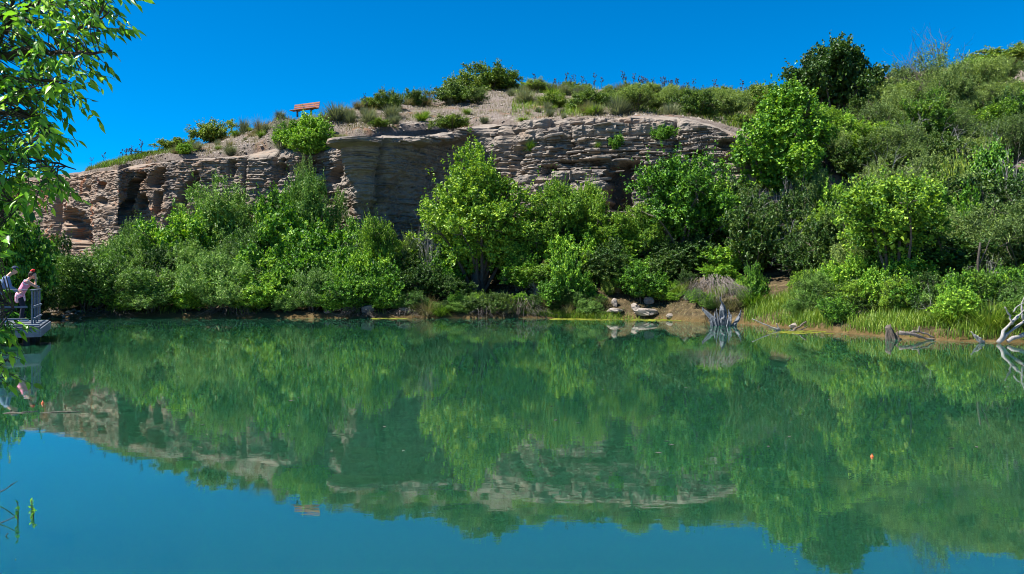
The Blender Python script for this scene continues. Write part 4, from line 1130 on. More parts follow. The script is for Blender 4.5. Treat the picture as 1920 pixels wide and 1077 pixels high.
scatter_blades('left_slope_grass', surf_points(7000, (165, 350), 0.2, 0.6, 6, 7, 65, 0.8), 0.5, 0.03, 'leaf_grass', 'grass on the low left end of the ridge', 5)

def scatter_stones(name, pts, smin, smax, label, seed):
    r = np.random.default_rng(seed); n = len(pts)
    base = np.array([[1, 0, 0], [-1, 0, 0], [0, 1, 0], [0, -1, 0], [0, 0, 0.7], [0, 0, -0.7]], float)
    f = np.array([[0, 2, 4], [2, 1, 4], [1, 3, 4], [3, 0, 4], [2, 0, 5], [1, 2, 5], [3, 1, 5], [0, 3, 5]])
    s = r.uniform(0, 1, n) ** 3 * (smax - smin) + smin
    V = base[None] * r.uniform(0.6, 1.3, (n, 6, 1)) * s[:, None, None]
    a = r.uniform(0, 6.28, n); c, sn = np.cos(a)[:, None], np.sin(a)[:, None]
    V = np.stack([V[..., 0] * c - V[..., 1] * sn, V[..., 0] * sn + V[..., 1] * c, V[..., 2]], -1) + pts[:, None, :]
    o = link(name, mesh_np(name, V.reshape(-1, 3), ((np.arange(n) * 6)[:, None, None] + f[None]).reshape(-1, 3)), M['stone'])
    tag(o, label, 'stones', kind='stuff')
scatter_blades('bank_litter', surf_points(5000, (880, 1430), 0.05, -1, 1, 3, 68, 0.8), 0.13, 0.03, 'leaf_dry', 'dead leaves and twigs strewn over the brown bank', 8, 1.25)
scatter_stones('scree', surf_points(15000, (200, 1420), -2.4, 0, 6, 7, 66, 0.75), 0.025, 0.19, 'loose stones on the pink slope', 6)
scatter_stones('shore_pebbles', surf_points(2600, (90, 1420), -0.1, -10, 1, 3, 67, 0.6), 0.03, 0.16, 'pebbles and broken stone along the waterline', 7)

# ------------------------------------------------------------------ shore rocks, stump, driftwood
def shore_rock(px, py, wpx, hpx, lab, seed, dd=0.0):
    D = F * CAM_H / (float(shore_y(px)) - YH) + 0.15 + max(0.0, float(shore_y(px)) - 4 - py) * 0.09 + dd
    s = D / F
    me = rock_mesh('shore_rock', seed, (wpx * s, wpx * s * 0.8, hpx * s * 1.5))
    o = link('shore_rock', me, M['stone'])
    z = max(terrain_z(px, D), 0.0)
    o.location = ((px - 960) / F * D, D, z + hpx * s * 0.25)
    o.rotation_euler = (0.05, 0.04, seed * 0.7)
    tag(o, lab, 'rock')
shore_rock(1212, 592, 52, 13, 'widest pale flat rock at the waterline below the light green bush', 1)
shore_rock(1192, 587, 26, 14, 'grey blocky rock left of the widest flat rock', 2)
shore_rock(1215, 579, 26, 14, 'round pale rock behind the widest flat rock', 3)
shore_rock(1155, 590, 40, 9, 'flat pale rock at the left end of the shore rocks', 4)
shore_rock(1153, 584, 16, 14, 'small upright rock on the left flat rock', 5)
shore_rock(1290, 580, 22, 12, 'pale rock on the brown bank left of the driftwood stump', 6, 0.8)
shore_rock(1255, 595, 22, 8, 'low flat rock at the water between rocks and stump', 7)
shore_rock(521, 574, 18, 30, 'small pink rock face showing between the left shore bushes', 8, 0.6)
shore_rock(760, 586, 32, 12, 'dark rock in shade at the water left of the centre tree', 9)
shore_rock(690, 588, 26, 14, 'tan rock beside the pale root tangle', 10)
shore_rock(615, 588, 20, 11, 'grey rock in shade left of the pale root tangle', 11)
shore_rock(1610, 612, 46, 20, 'dark boulder in the black hollow under the right bank', 12, 0.9)
shore_rock(1488, 622, 18, 8, 'small brown stone at the water where the right bank begins', 13)
shore_rock(1840, 632, 24, 12, 'brown stone at the water beside the crossed sticks', 14)

# pools of algae on the surface
def algae(px0, px1, py0, py1, lab, seed, n=160):
    r = np.random.default_rng(seed); mb = MB()
    for k in range(n):
        px = r.uniform(px0, px1) if k % 3 else r.normal((px0 + px1) / 2, (px1 - px0) * 0.2)
        py = r.uniform(py0, py1) - (0.6 if k % 2 else 0)
        D = F * CAM_H / (py - YH); x = (px - 960) / F * D
        m = 9; th = np.arange(m) / m * 2 * math.pi; rad = r.uniform(0.03, 0.16) * r.uniform(0.6, 1.3, m)
        ring = np.stack([x + np.cos(th) * rad * 1.6, D + np.sin(th) * rad, 0 * th + 0.003 + 0.001 * (k % 5)], -1)
        mb.add(np.concatenate([ring, [[x, D, 0.012 + 0.001 * (k % 5)]]]), np.array([[a, (a + 1) % m, m] for a in range(m)]))
    o = link('algae', mb.mesh('algae'), M['algae'])
    tag(o, lab, 'algae', kind='stuff')
algae(692, 762, 596, 599, 'broken yellow green algae by the dark rock left of centre', 1, 70)
algae(1030, 1160, 597.5, 601, 'floating yellow green algae below the round shore bushes', 2, 130)
algae(1165, 1300, 598, 603, 'floating algae in front of the pale flat rocks', 3, 130)
algae(85, 118, 594, 599, 'olive algae at the shore right of the deck', 4, 40)
algae(1440, 1560, 621, 627, 'thin floating algae by the sticks on the right shore', 5, 60)

def floating_bits():
    r = np.random.default_rng(41); mb = MB()
    for k in range(150):
        py = 602 + 250 * r.random() ** 3; px = r.uniform(90, 1900)
        if py < float(shore_y(px)) + 2: continue
        D = F * CAM_H / (py - YH); x = (px - 960) / F * D; a = r.uniform(0, 6.28); L = r.uniform(0.02, 0.05)
        d = np.array([math.cos(a), math.sin(a), 0]) * L; e = np.array([-d[1], d[0], 0]) * 0.4; c = np.array([x, D, 0.004])
        mb.add(np.stack([c - d, c + e + [0, 0, 0.004], c + d, c - e]), np.array([[0, 1, 2, 3]]))
    tag(link('floating_leaves', mb.mesh('floating_leaves'), M['bark']), 'specks of fallen leaf afloat on the pond', 'leaves', kind='stuff')
floating_bits()

def limb(mb, pts, r0, r1, sides=7, wob=0.0, seed=0, n=10):
    pts = np.asarray(pts, float); r = np.random.default_rng(seed)
    t = np.linspace(0, len(pts) - 1, n); P = np.stack([np.interp(t, np.arange(len(pts)), pts[:, a]) for a in range(3)], -1)
    P[1:-1] += r.normal(0, wob, (n - 2, 3))
    mb.tube(P, np.linspace(r0, r1, n) * (1 + 0.18 * r.normal(size=n)).clip(0.6, 1.4), sides)
def pix(l, D): return [list(at(a, b, D + (c[0] if c else 0.0))) for a, b, *c in l]

def prong(pts, radii, seed, sides=16, n=16):
    """weathered fluted prong of a stump"""
    r = np.random.default_rng(seed); pts = np.asarray(pts, float)
    t = np.linspace(0, len(pts) - 1, n)
    P = np.stack([np.interp(t, np.arange(len(pts)), pts[:, a]) for a in range(3)], -1)
    R = np.interp(t, np.arange(len(pts)), radii)
    mb = MB(); mb.tube(P, R, sides, cap=True)
    V = mb.V[0].reshape(n, sides, 3)
    fl = 1 + 0.42 * np.sin(np.arange(sides) * 2.39 * 2 + seed)[None, :] * np.linspace(1, 0.5, n)[:, None] + 0.18 * fbm(np.arange(n)[:, None] * 0.5 + 0 * np.arange(sides)[None, :], np.arange(sides)[None, :] * 0.9 + 0 * np.arange(n)[:, None], seed)
    V = P[:, None, :] + (V - P[:, None, :]) * fl[..., None]
    V[-1, :, 2] += r.uniform(-0.10, 0.12, sides)
    mb.V[0] = V.reshape(-1, 3)
    return mb.mesh('prong', False)
SD = F * CAM_H / (611 - YH)
root = empty('driftwood_stump', (at(1352, 611, SD).x, SD, 0.0))
mw = mat_simple('weathered_stump', [(0.0263, 0.0338, 0.045), (0.105, 0.116, 0.135), (0.345, 0.352, 0.375)], (16, 16, 1.6), 0.85, 0.9, 2.2)
sr = np.random.default_rng(8)
base_l = [([(1344, 618), (1338, 600), (1326, 588), (1317, 579)], (0.12, 0.10, 0.075, 0.03)),
    ([(1352, 618), (1354, 596), (1354, 582), (1352, 572)], (0.15, 0.14, 0.10, 0.03)),
    ([(1356, 600), (1360, 586), (1356, 572), (1350, 561)], (0.09, 0.07, 0.04, 0.012)),
    ([(1363, 618), (1367, 602), (1368, 592), (1366, 583)], (0.11, 0.09, 0.06, 0.02)),
    ([(1372, 618), (1380, 604), (1386, 594), (1389, 586)], (0.09, 0.075, 0.06, 0.02)),
    ([(1346, 618), (1344, 604), (1340, 596), (1341, 588)], (0.10, 0.08, 0.05, 0.02))]
for k in range(16):
    x = sr.uniform(1334, 1378); h = sr.uniform(8, 26) * (0.6 + 0.4 * (abs(x - 1355) < 12)); ln = (x - 1356) * 0.25 + sr.normal(0, 2)
    base_l.append(([(x, 618), (x + ln * 0.3, 604), (x + ln, 608 - h)], (0.055, 0.045, 0.012)))
for k, (l, rad) in enumerate(base_l):
    me = prong([np.array(p) - np.array(root.location) for p in pix([(a, b, sr.uniform(-0.15, 0.15)) for a, b in l], SD)], rad, 70 + k)
    link('prong', me, mw, root)
tag(root, 'bleached jagged driftwood stump standing in the water at the bank', 'stump')

# hanging grey roots over the brown bank
def hanging(px0, px1, py0, py1, D, n, label, seed, name='root_curtain'):
    r = np.random.default_rng(seed); mb = MB()
    for k in range(n):
        u = r.uniform(0, 1); px = (px0 + px1) / 2 + (px1 - px0) * (u - 0.5) * 0.72
        top = at(px + r.normal(0, 4), py0 + r.uniform(-6, 16) + 14 * abs(u - 0.5), D + r.uniform(-0.1, 0.9))
        bot = at(px + (u - 0.5) * (px1 - px0) * 0.55 + r.normal(0, 10), py1 - r.uniform(0, 1) ** 1.4 * (py1 - py0) * 0.6, D - r.uniform(0.1, 0.8))
        t = np.linspace(0, 1, 5)[:, None]
        P = np.array(top) * (1 - t) + np.array(bot) * t
        P[:, 1] -= 0.35 * np.sin(t[:, 0] * 2.4); P[1:, :] += np.cumsum(r.normal(0, 0.055, (4, 3)), 0)
        mb.tube(P, np.linspace(0.010, 0.003, 5) * r.uniform(0.4, 1.6), 3, cap=False)
    c = at((px0 + px1) / 2, py1, D)
    root = empty(name, c)
    me = mb.mesh('strands')
    me.transform(Matrix.Translation(-Vector(c)))
    link('strands', me, M['root_wood'] if name == 'root_curtain' else M['leaf_dry'], root)
    tag(root, label, 'roots')
hanging(1285, 1392, 518, 566, 38.0, 190, 'curtain of grey dead stems hanging over the brown bank', 1)
hanging(640, 705, 574, 596, 42.3, 90, 'pale root tangle drooping to the water left of centre', 2)
hanging(893, 925, 572, 598, 42.2, 40, 'short pale roots at the water under the centre tree', 3)
hanging(950, 1020, 560, 597, 42.3, 80, 'dark drooping stems at the waterline right of the centre tree', 4)
hanging(738, 780, 572, 594, 42.3, 45, 'grey stems drooping over the dark rock at the shore', 5)
hanging(380, 470, 566, 596, 42.4, 70, 'bleached stems trailing into the water on the left shore', 7)
hanging(165, 260, 575, 597, 42.4, 55, 'thin pale roots at the water under the left willows', 8)

def driftwood(name, limbs, D, label, cat, r0=0.05, seed=0, mat='dead_wood'):
    c = at(limbs[0][0][0], limbs[0][0][1], D)
    root = empty(name, c)
    for k, l in enumerate(limbs):
        mb = MB(); rr = l[0][2] if len(l[0]) > 2 and not isinstance(l[0][2], tuple) else r0
        pts = [np.array(at(a[0], a[1], D + (a[3] if len(a) > 3 else 0))) - np.array(c) for a in l]
        limb(mb, pts, rr, rr * 0.45, 8, rr * 0.25, seed + k, 9)
        link('limb', mb.mesh('limb', True), M[mat], root)
    tag(root, label, cat)
driftwood('fallen_tree', [[(1872, 642, 0.07), (1900, 618, 0.07, 0.2), (1935, 590, 0.07, 0.5)], [(1873, 642, 0.055), (1888, 615, 0.07, 0.1), (1910, 592, 0.06, 0.2), (1922, 580, 0.05, 0.3)], [(1897, 608, 0.035, 0.1), (1893, 592, 0.05, 0.1), (1884, 576, 0.04)], [(1890, 640, 0.065), (1925, 624, 0.09, 0.3), (1960, 606, 0.08, 0.6)], [(1918, 600, 0.035, 0.3), (1915, 575, 0.05, 0.3), (1921, 556, 0.03, 0.3)], [(1900, 585, 0.025, 0.1), (1908, 574, 0.02, 0.1), (1925, 566, 0.012, 0.2)]], 24.4, 'pale fallen tree limbs slanting out of the water at the right edge', 'driftwood', 0.08, 1)
driftwood('crossed_stick', [[(1840, 643, 0.05), (1830, 632, 0.045), (1820, 622, 0.035)], [(1843, 643, 0.04), (1838, 635, 0.04, -0.1), (1832, 630, 0.03, -0.1)]], 24.7, 'two pale sticks leaning out of the water left of the fallen tree', 'driftwood', 0.045, 2)
driftwood('forked_stick', [[(1462, 619, 0.03), (1440, 611, 0.03), (1410, 598, 0.02)], [(1463, 620, 0.03), (1458, 612, 0.025), (1455, 606, 0.018)], [(1460, 620, 0.02), (1448, 617, 0.02), (1440, 614, 0.015)]], 31.3, 'thin pale sticks poking from the shallows right of the stump', 'driftwood', 0.03, 3)
root = empty('broken_post', at(1673, 640, 26.3))
for k, (l, rad) in enumerate([([(1674, 648), (1673, 636), (1670, 626), (1666, 615)], (0.15, 0.13, 0.12, 0.10)), ([(1683, 648), (1682, 636), (1680, 628)], (0.10, 0.09, 0.06)), ([(1666, 648), (1665, 634), (1664, 620)], (0.10, 0.08, 0.05)), ([(1676, 640), (1686, 638), (1694, 643)], (0.08, 0.07, 0.04))]):
    link('prong', prong([np.array(p) - np.array(root.location) for p in pix(l, 26.3)], rad, 120 + k), M['bark'], root)
tag(root, 'grey broken post standing at the water under the right bank', 'post')
driftwood('shore_log', [[(1686, 624, 0.07), (1712, 627, 0.11), (1735, 634, 0.08), (1755, 637, 0.05)], [(1700, 624, 0.05), (1725, 622, 0.05), (1752, 633, 0.03)], [(1722, 622, 0.04), (1724, 612, 0.03)]], 25.9, 'grey log lying along the water right of the broken post', 'log', 0.1, 5, 'root_wood')
driftwood('root_snag', [[(1484, 622, 0.06), (1500, 612, 0.06), (1512, 603, 0.04)], [(1490, 622, 0.04), (1504, 618, 0.04), (1514, 612, 0.03)]], 31.0, 'brown root snag on the right shore beside the grass', 'root', 0.05, 6, 'bark')
driftwood('shore_stick', [[(86, 589, 0.04), (98, 592, 0.04), (110, 595, 0.03)]], 43.0, 'pale stick lying at the shore right of the deck', 'stick', 0.04, 7)
driftwood('shore_stick', [[(133, 596, 0.035), (142, 592, 0.035), (150, 589, 0.02)], [(160, 597, 0.03), (166, 592, 0.03), (170, 585, 0.02)]], 42.4, 'forked pale sticks at the waterline under the first willow', 'stick', 0.03, 8)
driftwood('floating_branch', [[(-25, 779, 0.018), (20, 775, 0.016, 0.02), (70, 777, 0.012, 0.05), (115, 773, 0.008, 0.08), (152, 772, 0.004, 0.1)], [(30, 777, 0.012), (50, 772, 0.01, 0.1), (72, 771, 0.006, 0.2)]], 11.42, 'long thin branch floating on the water at the left', 'branch', 0.03, 9, 'bark')
driftwood('dead_tree', [[(1832, 585, 0.07), (1833, 545, 0.065), (1834, 500, 0.05), (1838, 455, 0.035)], [(1834, 500, 0.04), (1845, 478, 0.03), (1856, 450, 0.02)]], 29.2, 'dark slender trunk standing on the right bank near the edge', 'tree', 0.07, 10, 'bark_near')

# twigs that stand in the shallows in front, bottom left
for k, (ls, D, lab) in enumerate([
    ([[(-12, 930, 0.008), (10, 918, 0.006), (33, 902, 0.003)]], 6.9, 'upper dark bare twig rising from the shallows at the left edge'),
    ([[(-10, 985, 0.007), (10, 978, 0.006), (28, 969, 0.003)]], 6.2, 'second bare twig from the top at the left edge'),
    ([[(-10, 1016, 0.007), (8, 1008, 0.006), (16, 1000, 0.003)]], 5.9, 'third short bare twig at the left edge'),
    ([[(5, 1085, 0.009), (18, 1068, 0.007), (30, 1048, 0.003)]], 5.4, 'lowest dark twig in the bottom left corner')]):
    driftwood('bare_twig', ls, D, lab, 'twig', 0.006, 30 + k, 'bark_near')
for k, (px, py0, py1, D, lab) in enumerate(((33, 985, 942, 6.25, 'left leafy sprout standing in the shallows near the corner'), (59, 962, 938, 6.6, 'upper right leafy sprout standing in the shallows'), (62, 975, 955, 6.35, 'lower right leafy sprout standing in the shallows'))):
    b = at(px, py0, D); root = empty('water_sprout', b)
    mb = MB(); h = at(px, py1, D).z - b.z
    mb.tube(np.array([[0, 0, -0.1], [0.003, 0, h * 0.5], [0.0, 0, h]]), [0.006, 0.005, 0.003], 5)
    link('stem', mb.mesh('stem'), M['bark_near'], root)
    r = np.random.default_rng(k); n = 9
    c = np.stack([r.normal(0, 0.008, n), r.normal(0, 0.008, n), r.uniform(0.3, 1.02, n) * h], -1)
    V, q = leaf_quads(c, unit(r.normal(size=(n, 3)) + [0, 0, 0.8]), unit(r.normal(size=(n, 3))), np.full(n, 0.045), np.full(n, 0.018))
    link('leaves', mesh_np('leaves', V, q), M['leaf_near'], root)
    tag(root, lab, 'sprout')

# ------------------------------------------------------------------ fishing floats
mo = mat_simple('orange_paint', [(0.6, 0.084, 0.0105), (0.68, 0.126, 0.014)], rough=0.35, bump=0.0, spec=0.5)
mwht = mat_simple('white_paint', [(0.7, 0.7, 0.68), (0.8, 0.8, 0.78)], rough=0.4, bump=0.0)
for px, py, r, lab in ((1635, 857, 0.018, 'orange fishing float on the open water at right'), (80, 757, 0.024, 'orange fishing float near the deck reflection')):
    D = F * CAM_H / (py - YH); p = at(px, py, D)
    root = empty('fishing_float', (p.x, p.y, 0))
    prof = [(-0.9, 0.05), (-0.7, 0.6), (-0.2, 0.97), (0.25, 0.97), (0.7, 0.65), (0.95, 0.25), (1.0, 0.12), (1.7, 0.1)]
    mb = MB(); mb.tube(np.array([[0, 0, a * r] for a, b in prof[:4]]), [b * r for a, b in prof[:4]], 12); link('float_base', mb.mesh('float_base', True), mo, root)
    mb = MB(); mb.tube(np.array([[0, 0, a * r + 0.0005] for a, b in prof[3:]]), [b * r for a, b in prof[3:]], 12); link('float_top', mb.mesh('float_top', True), mo, root)
    root.location.z = r * 0.25
    tag(root, lab, 'fishing float')

# ------------------------------------------------------------------ bench on the ridge
def build_bench():
    D = 59.3
    facing = Vector((-0.38, -0.92, 0)).normalized(); along = Vector((-facing.y, facing.x, 0))   # along: to the viewer's right
    c = Vector(((573 - 960) / F * D, D, 0)); c.z = zat(218, D)
    root = empty('bench', c)
    ang = math.atan2(along.y, along.x)
    root.rotation_euler = (0, math.radians(-1.2), ang)
    wood = mat_simple('bench_wood', [(0.15, 0.0425, 0.015), (0.225, 0.07, 0.025), (0.29, 0.11, 0.045)], (0.6, 8, 8), 0.6, 0.4, 3)
    metal = mat_simple('bench_metal', [(0.05, 0.05, 0.055), (0.09, 0.09, 0.10)], (4, 4, 4), 0.6, 0.2)
    L = 2.28
    # local x: along, local -y: facing
    for k in range(4):
        mb = MB(); mb.box((0, -0.36 + k * 0.125, 0.46), (L, 0.105, 0.045), None, 0.008); link('seat_slat', mb.mesh('seat_slat'), wood, root)
    Mt = Matrix.Rotation(math.radians(-14), 3, 'X')
    for k in range(3):
        mb = MB(); mb.box((0.0, 0.13 + k * 0.042, 0.60 + k * 0.165), (L, 0.045, 0.135), Mt, 0.008); link('back_slat', mb.mesh('back_slat'), wood, root)
    for sx in (-0.62, 0.62):
        mb = MB(); mb.box((sx, -0.15, -0.02 + 0.215), (0.11, 0.11, 0.46), None, 0.008); link('leg', mb.mesh('leg'), metal, root)
        mb = MB(); mb.box((sx, -0.15, 0.412), (0.07, 0.50, 0.03)); link('seat_bracket', mb.mesh('seat_bracket'), metal, root)
        mb = MB(); mb.tube(np.array([[sx, 0.08, 0.40], [sx, 0.16, 0.55], [sx, 0.285, 0.985]]), [0.03, 0.03, 0.025], 6); link('back_bracket', mb.mesh('back_bracket'), metal, root)
    tag(root, 'orange brown slatted bench alone on the ridge against the sky', 'bench')
    # low footing pad of earth under the bench comes from the hill itself
build_bench()

# ------------------------------------------------------------------ fishing deck
A_ = Vector((-0.455, 0.89, 0)).normalized(); B_ = Vector((-A_.y, A_.x, 0))      # along the right edge (away), along the front (left)
def build_deck():
    wood = mat_simple('deck_paint', [(0.0806, 0.0958, 0.126), (0.126, 0.146, 0.181), (0.181, 0.202, 0.237)], (2, 2, 6), 0.75, 0.35, 3, 0.25, 'pos')
    board = mat_simple('deck_board', [(0.0504, 0.0605, 0.0756), (0.0857, 0.101, 0.121), (0.136, 0.151, 0.171)], (3, 3, 3), 0.85, 0.4, 3, 0.2, 'pos')
    pile = mat_simple('deck_pile', [(0.03, 0.028, 0.025), (0.08, 0.07, 0.06)], (3, 3, 3), 0.9, 0.4)
    c0 = Vector((-14.07, 23.8, 0.55))
    root = empty('fishing_deck', (c0.x, c0.y, 0))
    rot = math.atan2(-B_.y, -B_.x)               # local x: towards the right edge, local y: away along the right edge
    root.rotation_euler = (0, 0, rot)
    # local frame: origin near right corner, x from -W to 0, y from 0 to L
    W, L = 6.5, 5.0
    nb = 35
    for k in range(nb):
        mb = MB(); mb.box((-W / 2, (k + 0.5) * L / nb, 0.53), (W, L / nb - 0.012, 0.04), None, 0.004); link('deck_board', mb.mesh('deck_board'), board, root)
    for nm, c, s in (('front_fascia', (-W / 2, 0.025, 0.375), (W, 0.05, 0.26)), ('side_fascia', (0.03, L / 2, 0.375), (0.05, L, 0.26)), ('back_fascia', (-W / 2, L - 0.025, 0.375), (W, 0.05, 0.26))):
        mb = MB(); mb.box(c, s, None, 0.006); link(nm, mb.mesh(nm), wood, root)
    mb = MB(); mb.box((-W / 2, 0.30, 0.585), (W, 0.14, 0.06), None, 0.01); link('kerb_board', mb.mesh('kerb_board'), wood, root)
    for x in (-0.35, -2.3, -4.3, -6.2):
        for y in (0.35, 2.5, 4.6):
            mb = MB(); mb.tube(np.array([[x, y, -1.5], [x, y, -0.2], [x, y, 0.50]]), [0.10, 0.10, 0.095], 10); link('pile', mb.mesh('pile', True), pile, root)
    # railing: right side (x = -0.28) from y=1.55 to y=4.85 and front (y=1.55) going left
    x0, y0, y1 = -0.28, 1.50, 4.85
    zt = 0.55
    def post(x, y):
        mb = MB(); mb.box((x, y, zt + 0.52), (0.052, 0.052, 1.08), None, 0.006); link('railing_post', mb.mesh('railing_post'), wood, root)
    for y in np.linspace(y0, y1, 4): post(x0, float(y))
    for x in (-1.30, -2.6, -3.9, -5.2): post(x, y0)
    for z, h, d in ((1.055, 0.035, 0.11), (0.56, 0.065, 0.04), (0.18, 0.065, 0.04)):
        oy = 0.0 if d > 0.1 else 0.072
        mb = MB(); mb.box((x0 + (0 if d > 0.1 else 0.0), (y0 + y1) / 2, zt + z + (0.03 if d > 0.1 else 0)), (d, y1 - y0 + 0.2, h), None, 0.006)
        if d < 0.1: mb.V[0][:, 0] += 0.047
        link('rail', mb.mesh('rail'), wood, root)
        mb = MB(); mb.box(((x0 - W) / 2 - 0.06, y0, zt + z + (0.034 if d > 0.1 else 0)), (W + x0 - 0.12, d, h), None, 0.006)
        if d < 0.1: mb.V[0][:, 1] -= 0.047
        link('rail', mb.mesh('rail'), wood, root)
    tag(root, 'blue grey timber fishing deck with post and rail railing', 'deck')
    return c0, rot
DC, DROT = build_deck()

# ------------------------------------------------------------------ people (closed volumes fused by a voxel remesh)
def capsules(parts, voxel, name):
    mb = MB()
    for p0, p1, r0, r1, *sq in parts:
        p0 = np.array(p0, float); p1 = np.array(p1, float)
        d = p1 - p0; L = np.linalg.norm(d); d = d / max(L, 1e-6) if L > 1e-6 else np.array([0, 0, 1.0])
        ps, rs = [], []
        for a in (-80, -55, -30, 0): ps.append(p0 + d * r0 * math.sin(math.radians(a))); rs.append(r0 * math.cos(math.radians(a)))
        for a in (0, 30, 55, 80): ps.append(p1 + d * r1 * math.sin(math.radians(a)) + d * 1e-4); rs.append(r1 * math.cos(math.radians(a)))
        m2 = MB(); m2.tube(np.array(ps), rs, 12)
        V = m2.V[0]
        if sq:
            c = (p0 + p1) / 2; V = c + (V - c) * np.array(sq[0])
        n0 = mb.n; mb.V.append(V); mb.n += len(V)
        for kk, fl in m2.F.items():
            for f in fl: mb.F.setdefault(kk, []).append(f + n0)
    return mb.mesh(name, True)
def person_part(name, parts, mat, parent, voxel=0.014, sm=3):
    o = link(name, capsules(parts, voxel, name), mat, parent)
    md = o.modifiers.new('fuse', 'REMESH'); md.mode = 'VOXEL'; md.voxel_size = voxel; md.use_smooth_shade = True
    s2 = o.modifiers.new('smooth', 'SMOOTH'); s2.iterations = sm; s2.factor = 0.5
    return o
skin = mat_simple('skin', [(0.50, 0.27, 0.19), (0.58, 0.33, 0.24)], rough=0.55, bump=0.05)
pink = mat_simple('pink_cloth', [(0.72, 0.22, 0.33), (0.80, 0.30, 0.42)], (5, 5, 5), 0.8, 0.3)
pinkw = NT('patterned_pink_cloth'); _v = pinkw.mapping((9, 9, 9)); _c = pinkw.ramp(pinkw.noise(_v, 1.3, 2), [(0.42, (0.75, 0.24, 0.36)), (0.52, (0.85, 0.70, 0.72)), (0.6, (0.75, 0.22, 0.34))]); pinkw = pinkw.done(pinkw.principled(_c, 0.85).outputs[0])
white = mat_simple('white_cloth', [(0.68, 0.68, 0.70), (0.8, 0.8, 0.8)], rough=0.85)
darkc = mat_simple('dark_cloth', [(0.014, 0.016, 0.028), (0.03, 0.032, 0.05)], rough=0.9)
navy = mat_simple('navy_cloth', [(0.012, 0.022, 0.06), (0.025, 0.04, 0.09)], rough=0.85)
shirt = mat_simple('blue_grey_cloth', [(0.12, 0.17, 0.30), (0.20, 0.26, 0.40)], (5, 5, 5), 0.85)
hairm = mat_simple('dark_hair', [(0.02, 0.01, 0.008), (0.05, 0.022, 0.015)], (4, 4, 14), 0.5)
redm = mat_simple('red_band', [(0.6, 0.015, 0.015), (0.75, 0.03, 0.02)], rough=0.5)

def hand_parts(w, d, up, s=1.0):
    """palm and five bent fingers; w wrist point, d pointing direction, up back-of-hand direction"""
    w = np.array(w, float); d = np.array(d, float) / np.linalg.norm(d); up = np.array(up, float); up -= d * (up @ d); up /= np.linalg.norm(up)
    sd = np.cross(up, d)
    out = [(w + sd * o, w + d * 0.085 * s + sd * o * 1.3, 0.018 * s, 0.017 * s) for o in (-0.025, 0.0, 0.025)]
    for o, L in ((-0.036, 0.075), (-0.012, 0.088), (0.012, 0.083), (0.035, 0.062)):
        k = w + d * 0.088 * s + sd * o * s; m = k + (d * 0.6 - up * 0.25) * L * s * 0.8; e = m + (d * 0.25 - up * 0.55) * L * s * 0.7
        out += [(k, m, 0.0095, 0.009), (m, e, 0.009, 0.0075)]
    k = w + d * 0.025 + sd * -0.035; m = k + (d * 0.5 - sd * 0.65) * 0.045; e = m + (d * 0.8 - sd * 0.1) * 0.035
    out += [(k, m, 0.012, 0.011), (m, e, 0.011, 0.009)]
    return out
def head_parts(c, tilt, f=1.0):
    """c: head centre; head faces local +x, nose dipped by tilt radians"""
    c = np.array(c, float); ct, st = math.cos(tilt), math.sin(tilt)
    def q(x, y, z): return c + np.array([x * ct + z * st, y, -x * st + z * ct])
    return [(q(-0.02, 0, 0.03), q(0.02, 0, 0.03), 0.092, 0.088), (q(0.035, 0, -0.03), q(0.045, 0, -0.075), 0.062, 0.042),
            (q(0.09, 0, 0.015), q(0.112, 0, -0.018), 0.012, 0.016), (q(0.082, 0, -0.055), q(0.086, 0, -0.055), 0.020, 0.018),
            (q(0.078, -0.03, 0.02), q(0.078, 0.03, 0.02), 0.016, 0.016),
            (q(-0.005, -0.088, 0.01), q(-0.01, -0.092, -0.02), 0.018, 0.013), (q(-0.005, 0.088, 0.01), q(-0.01, 0.092, -0.02), 0.018, 0.013)], q
def deck_world(lx, ly, z=0.0):
    ca, sa = math.cos(DROT), math.sin(DROT)
    return Vector((DC.x + lx * ca - ly * sa, DC.y + lx * sa + ly * ca, z))

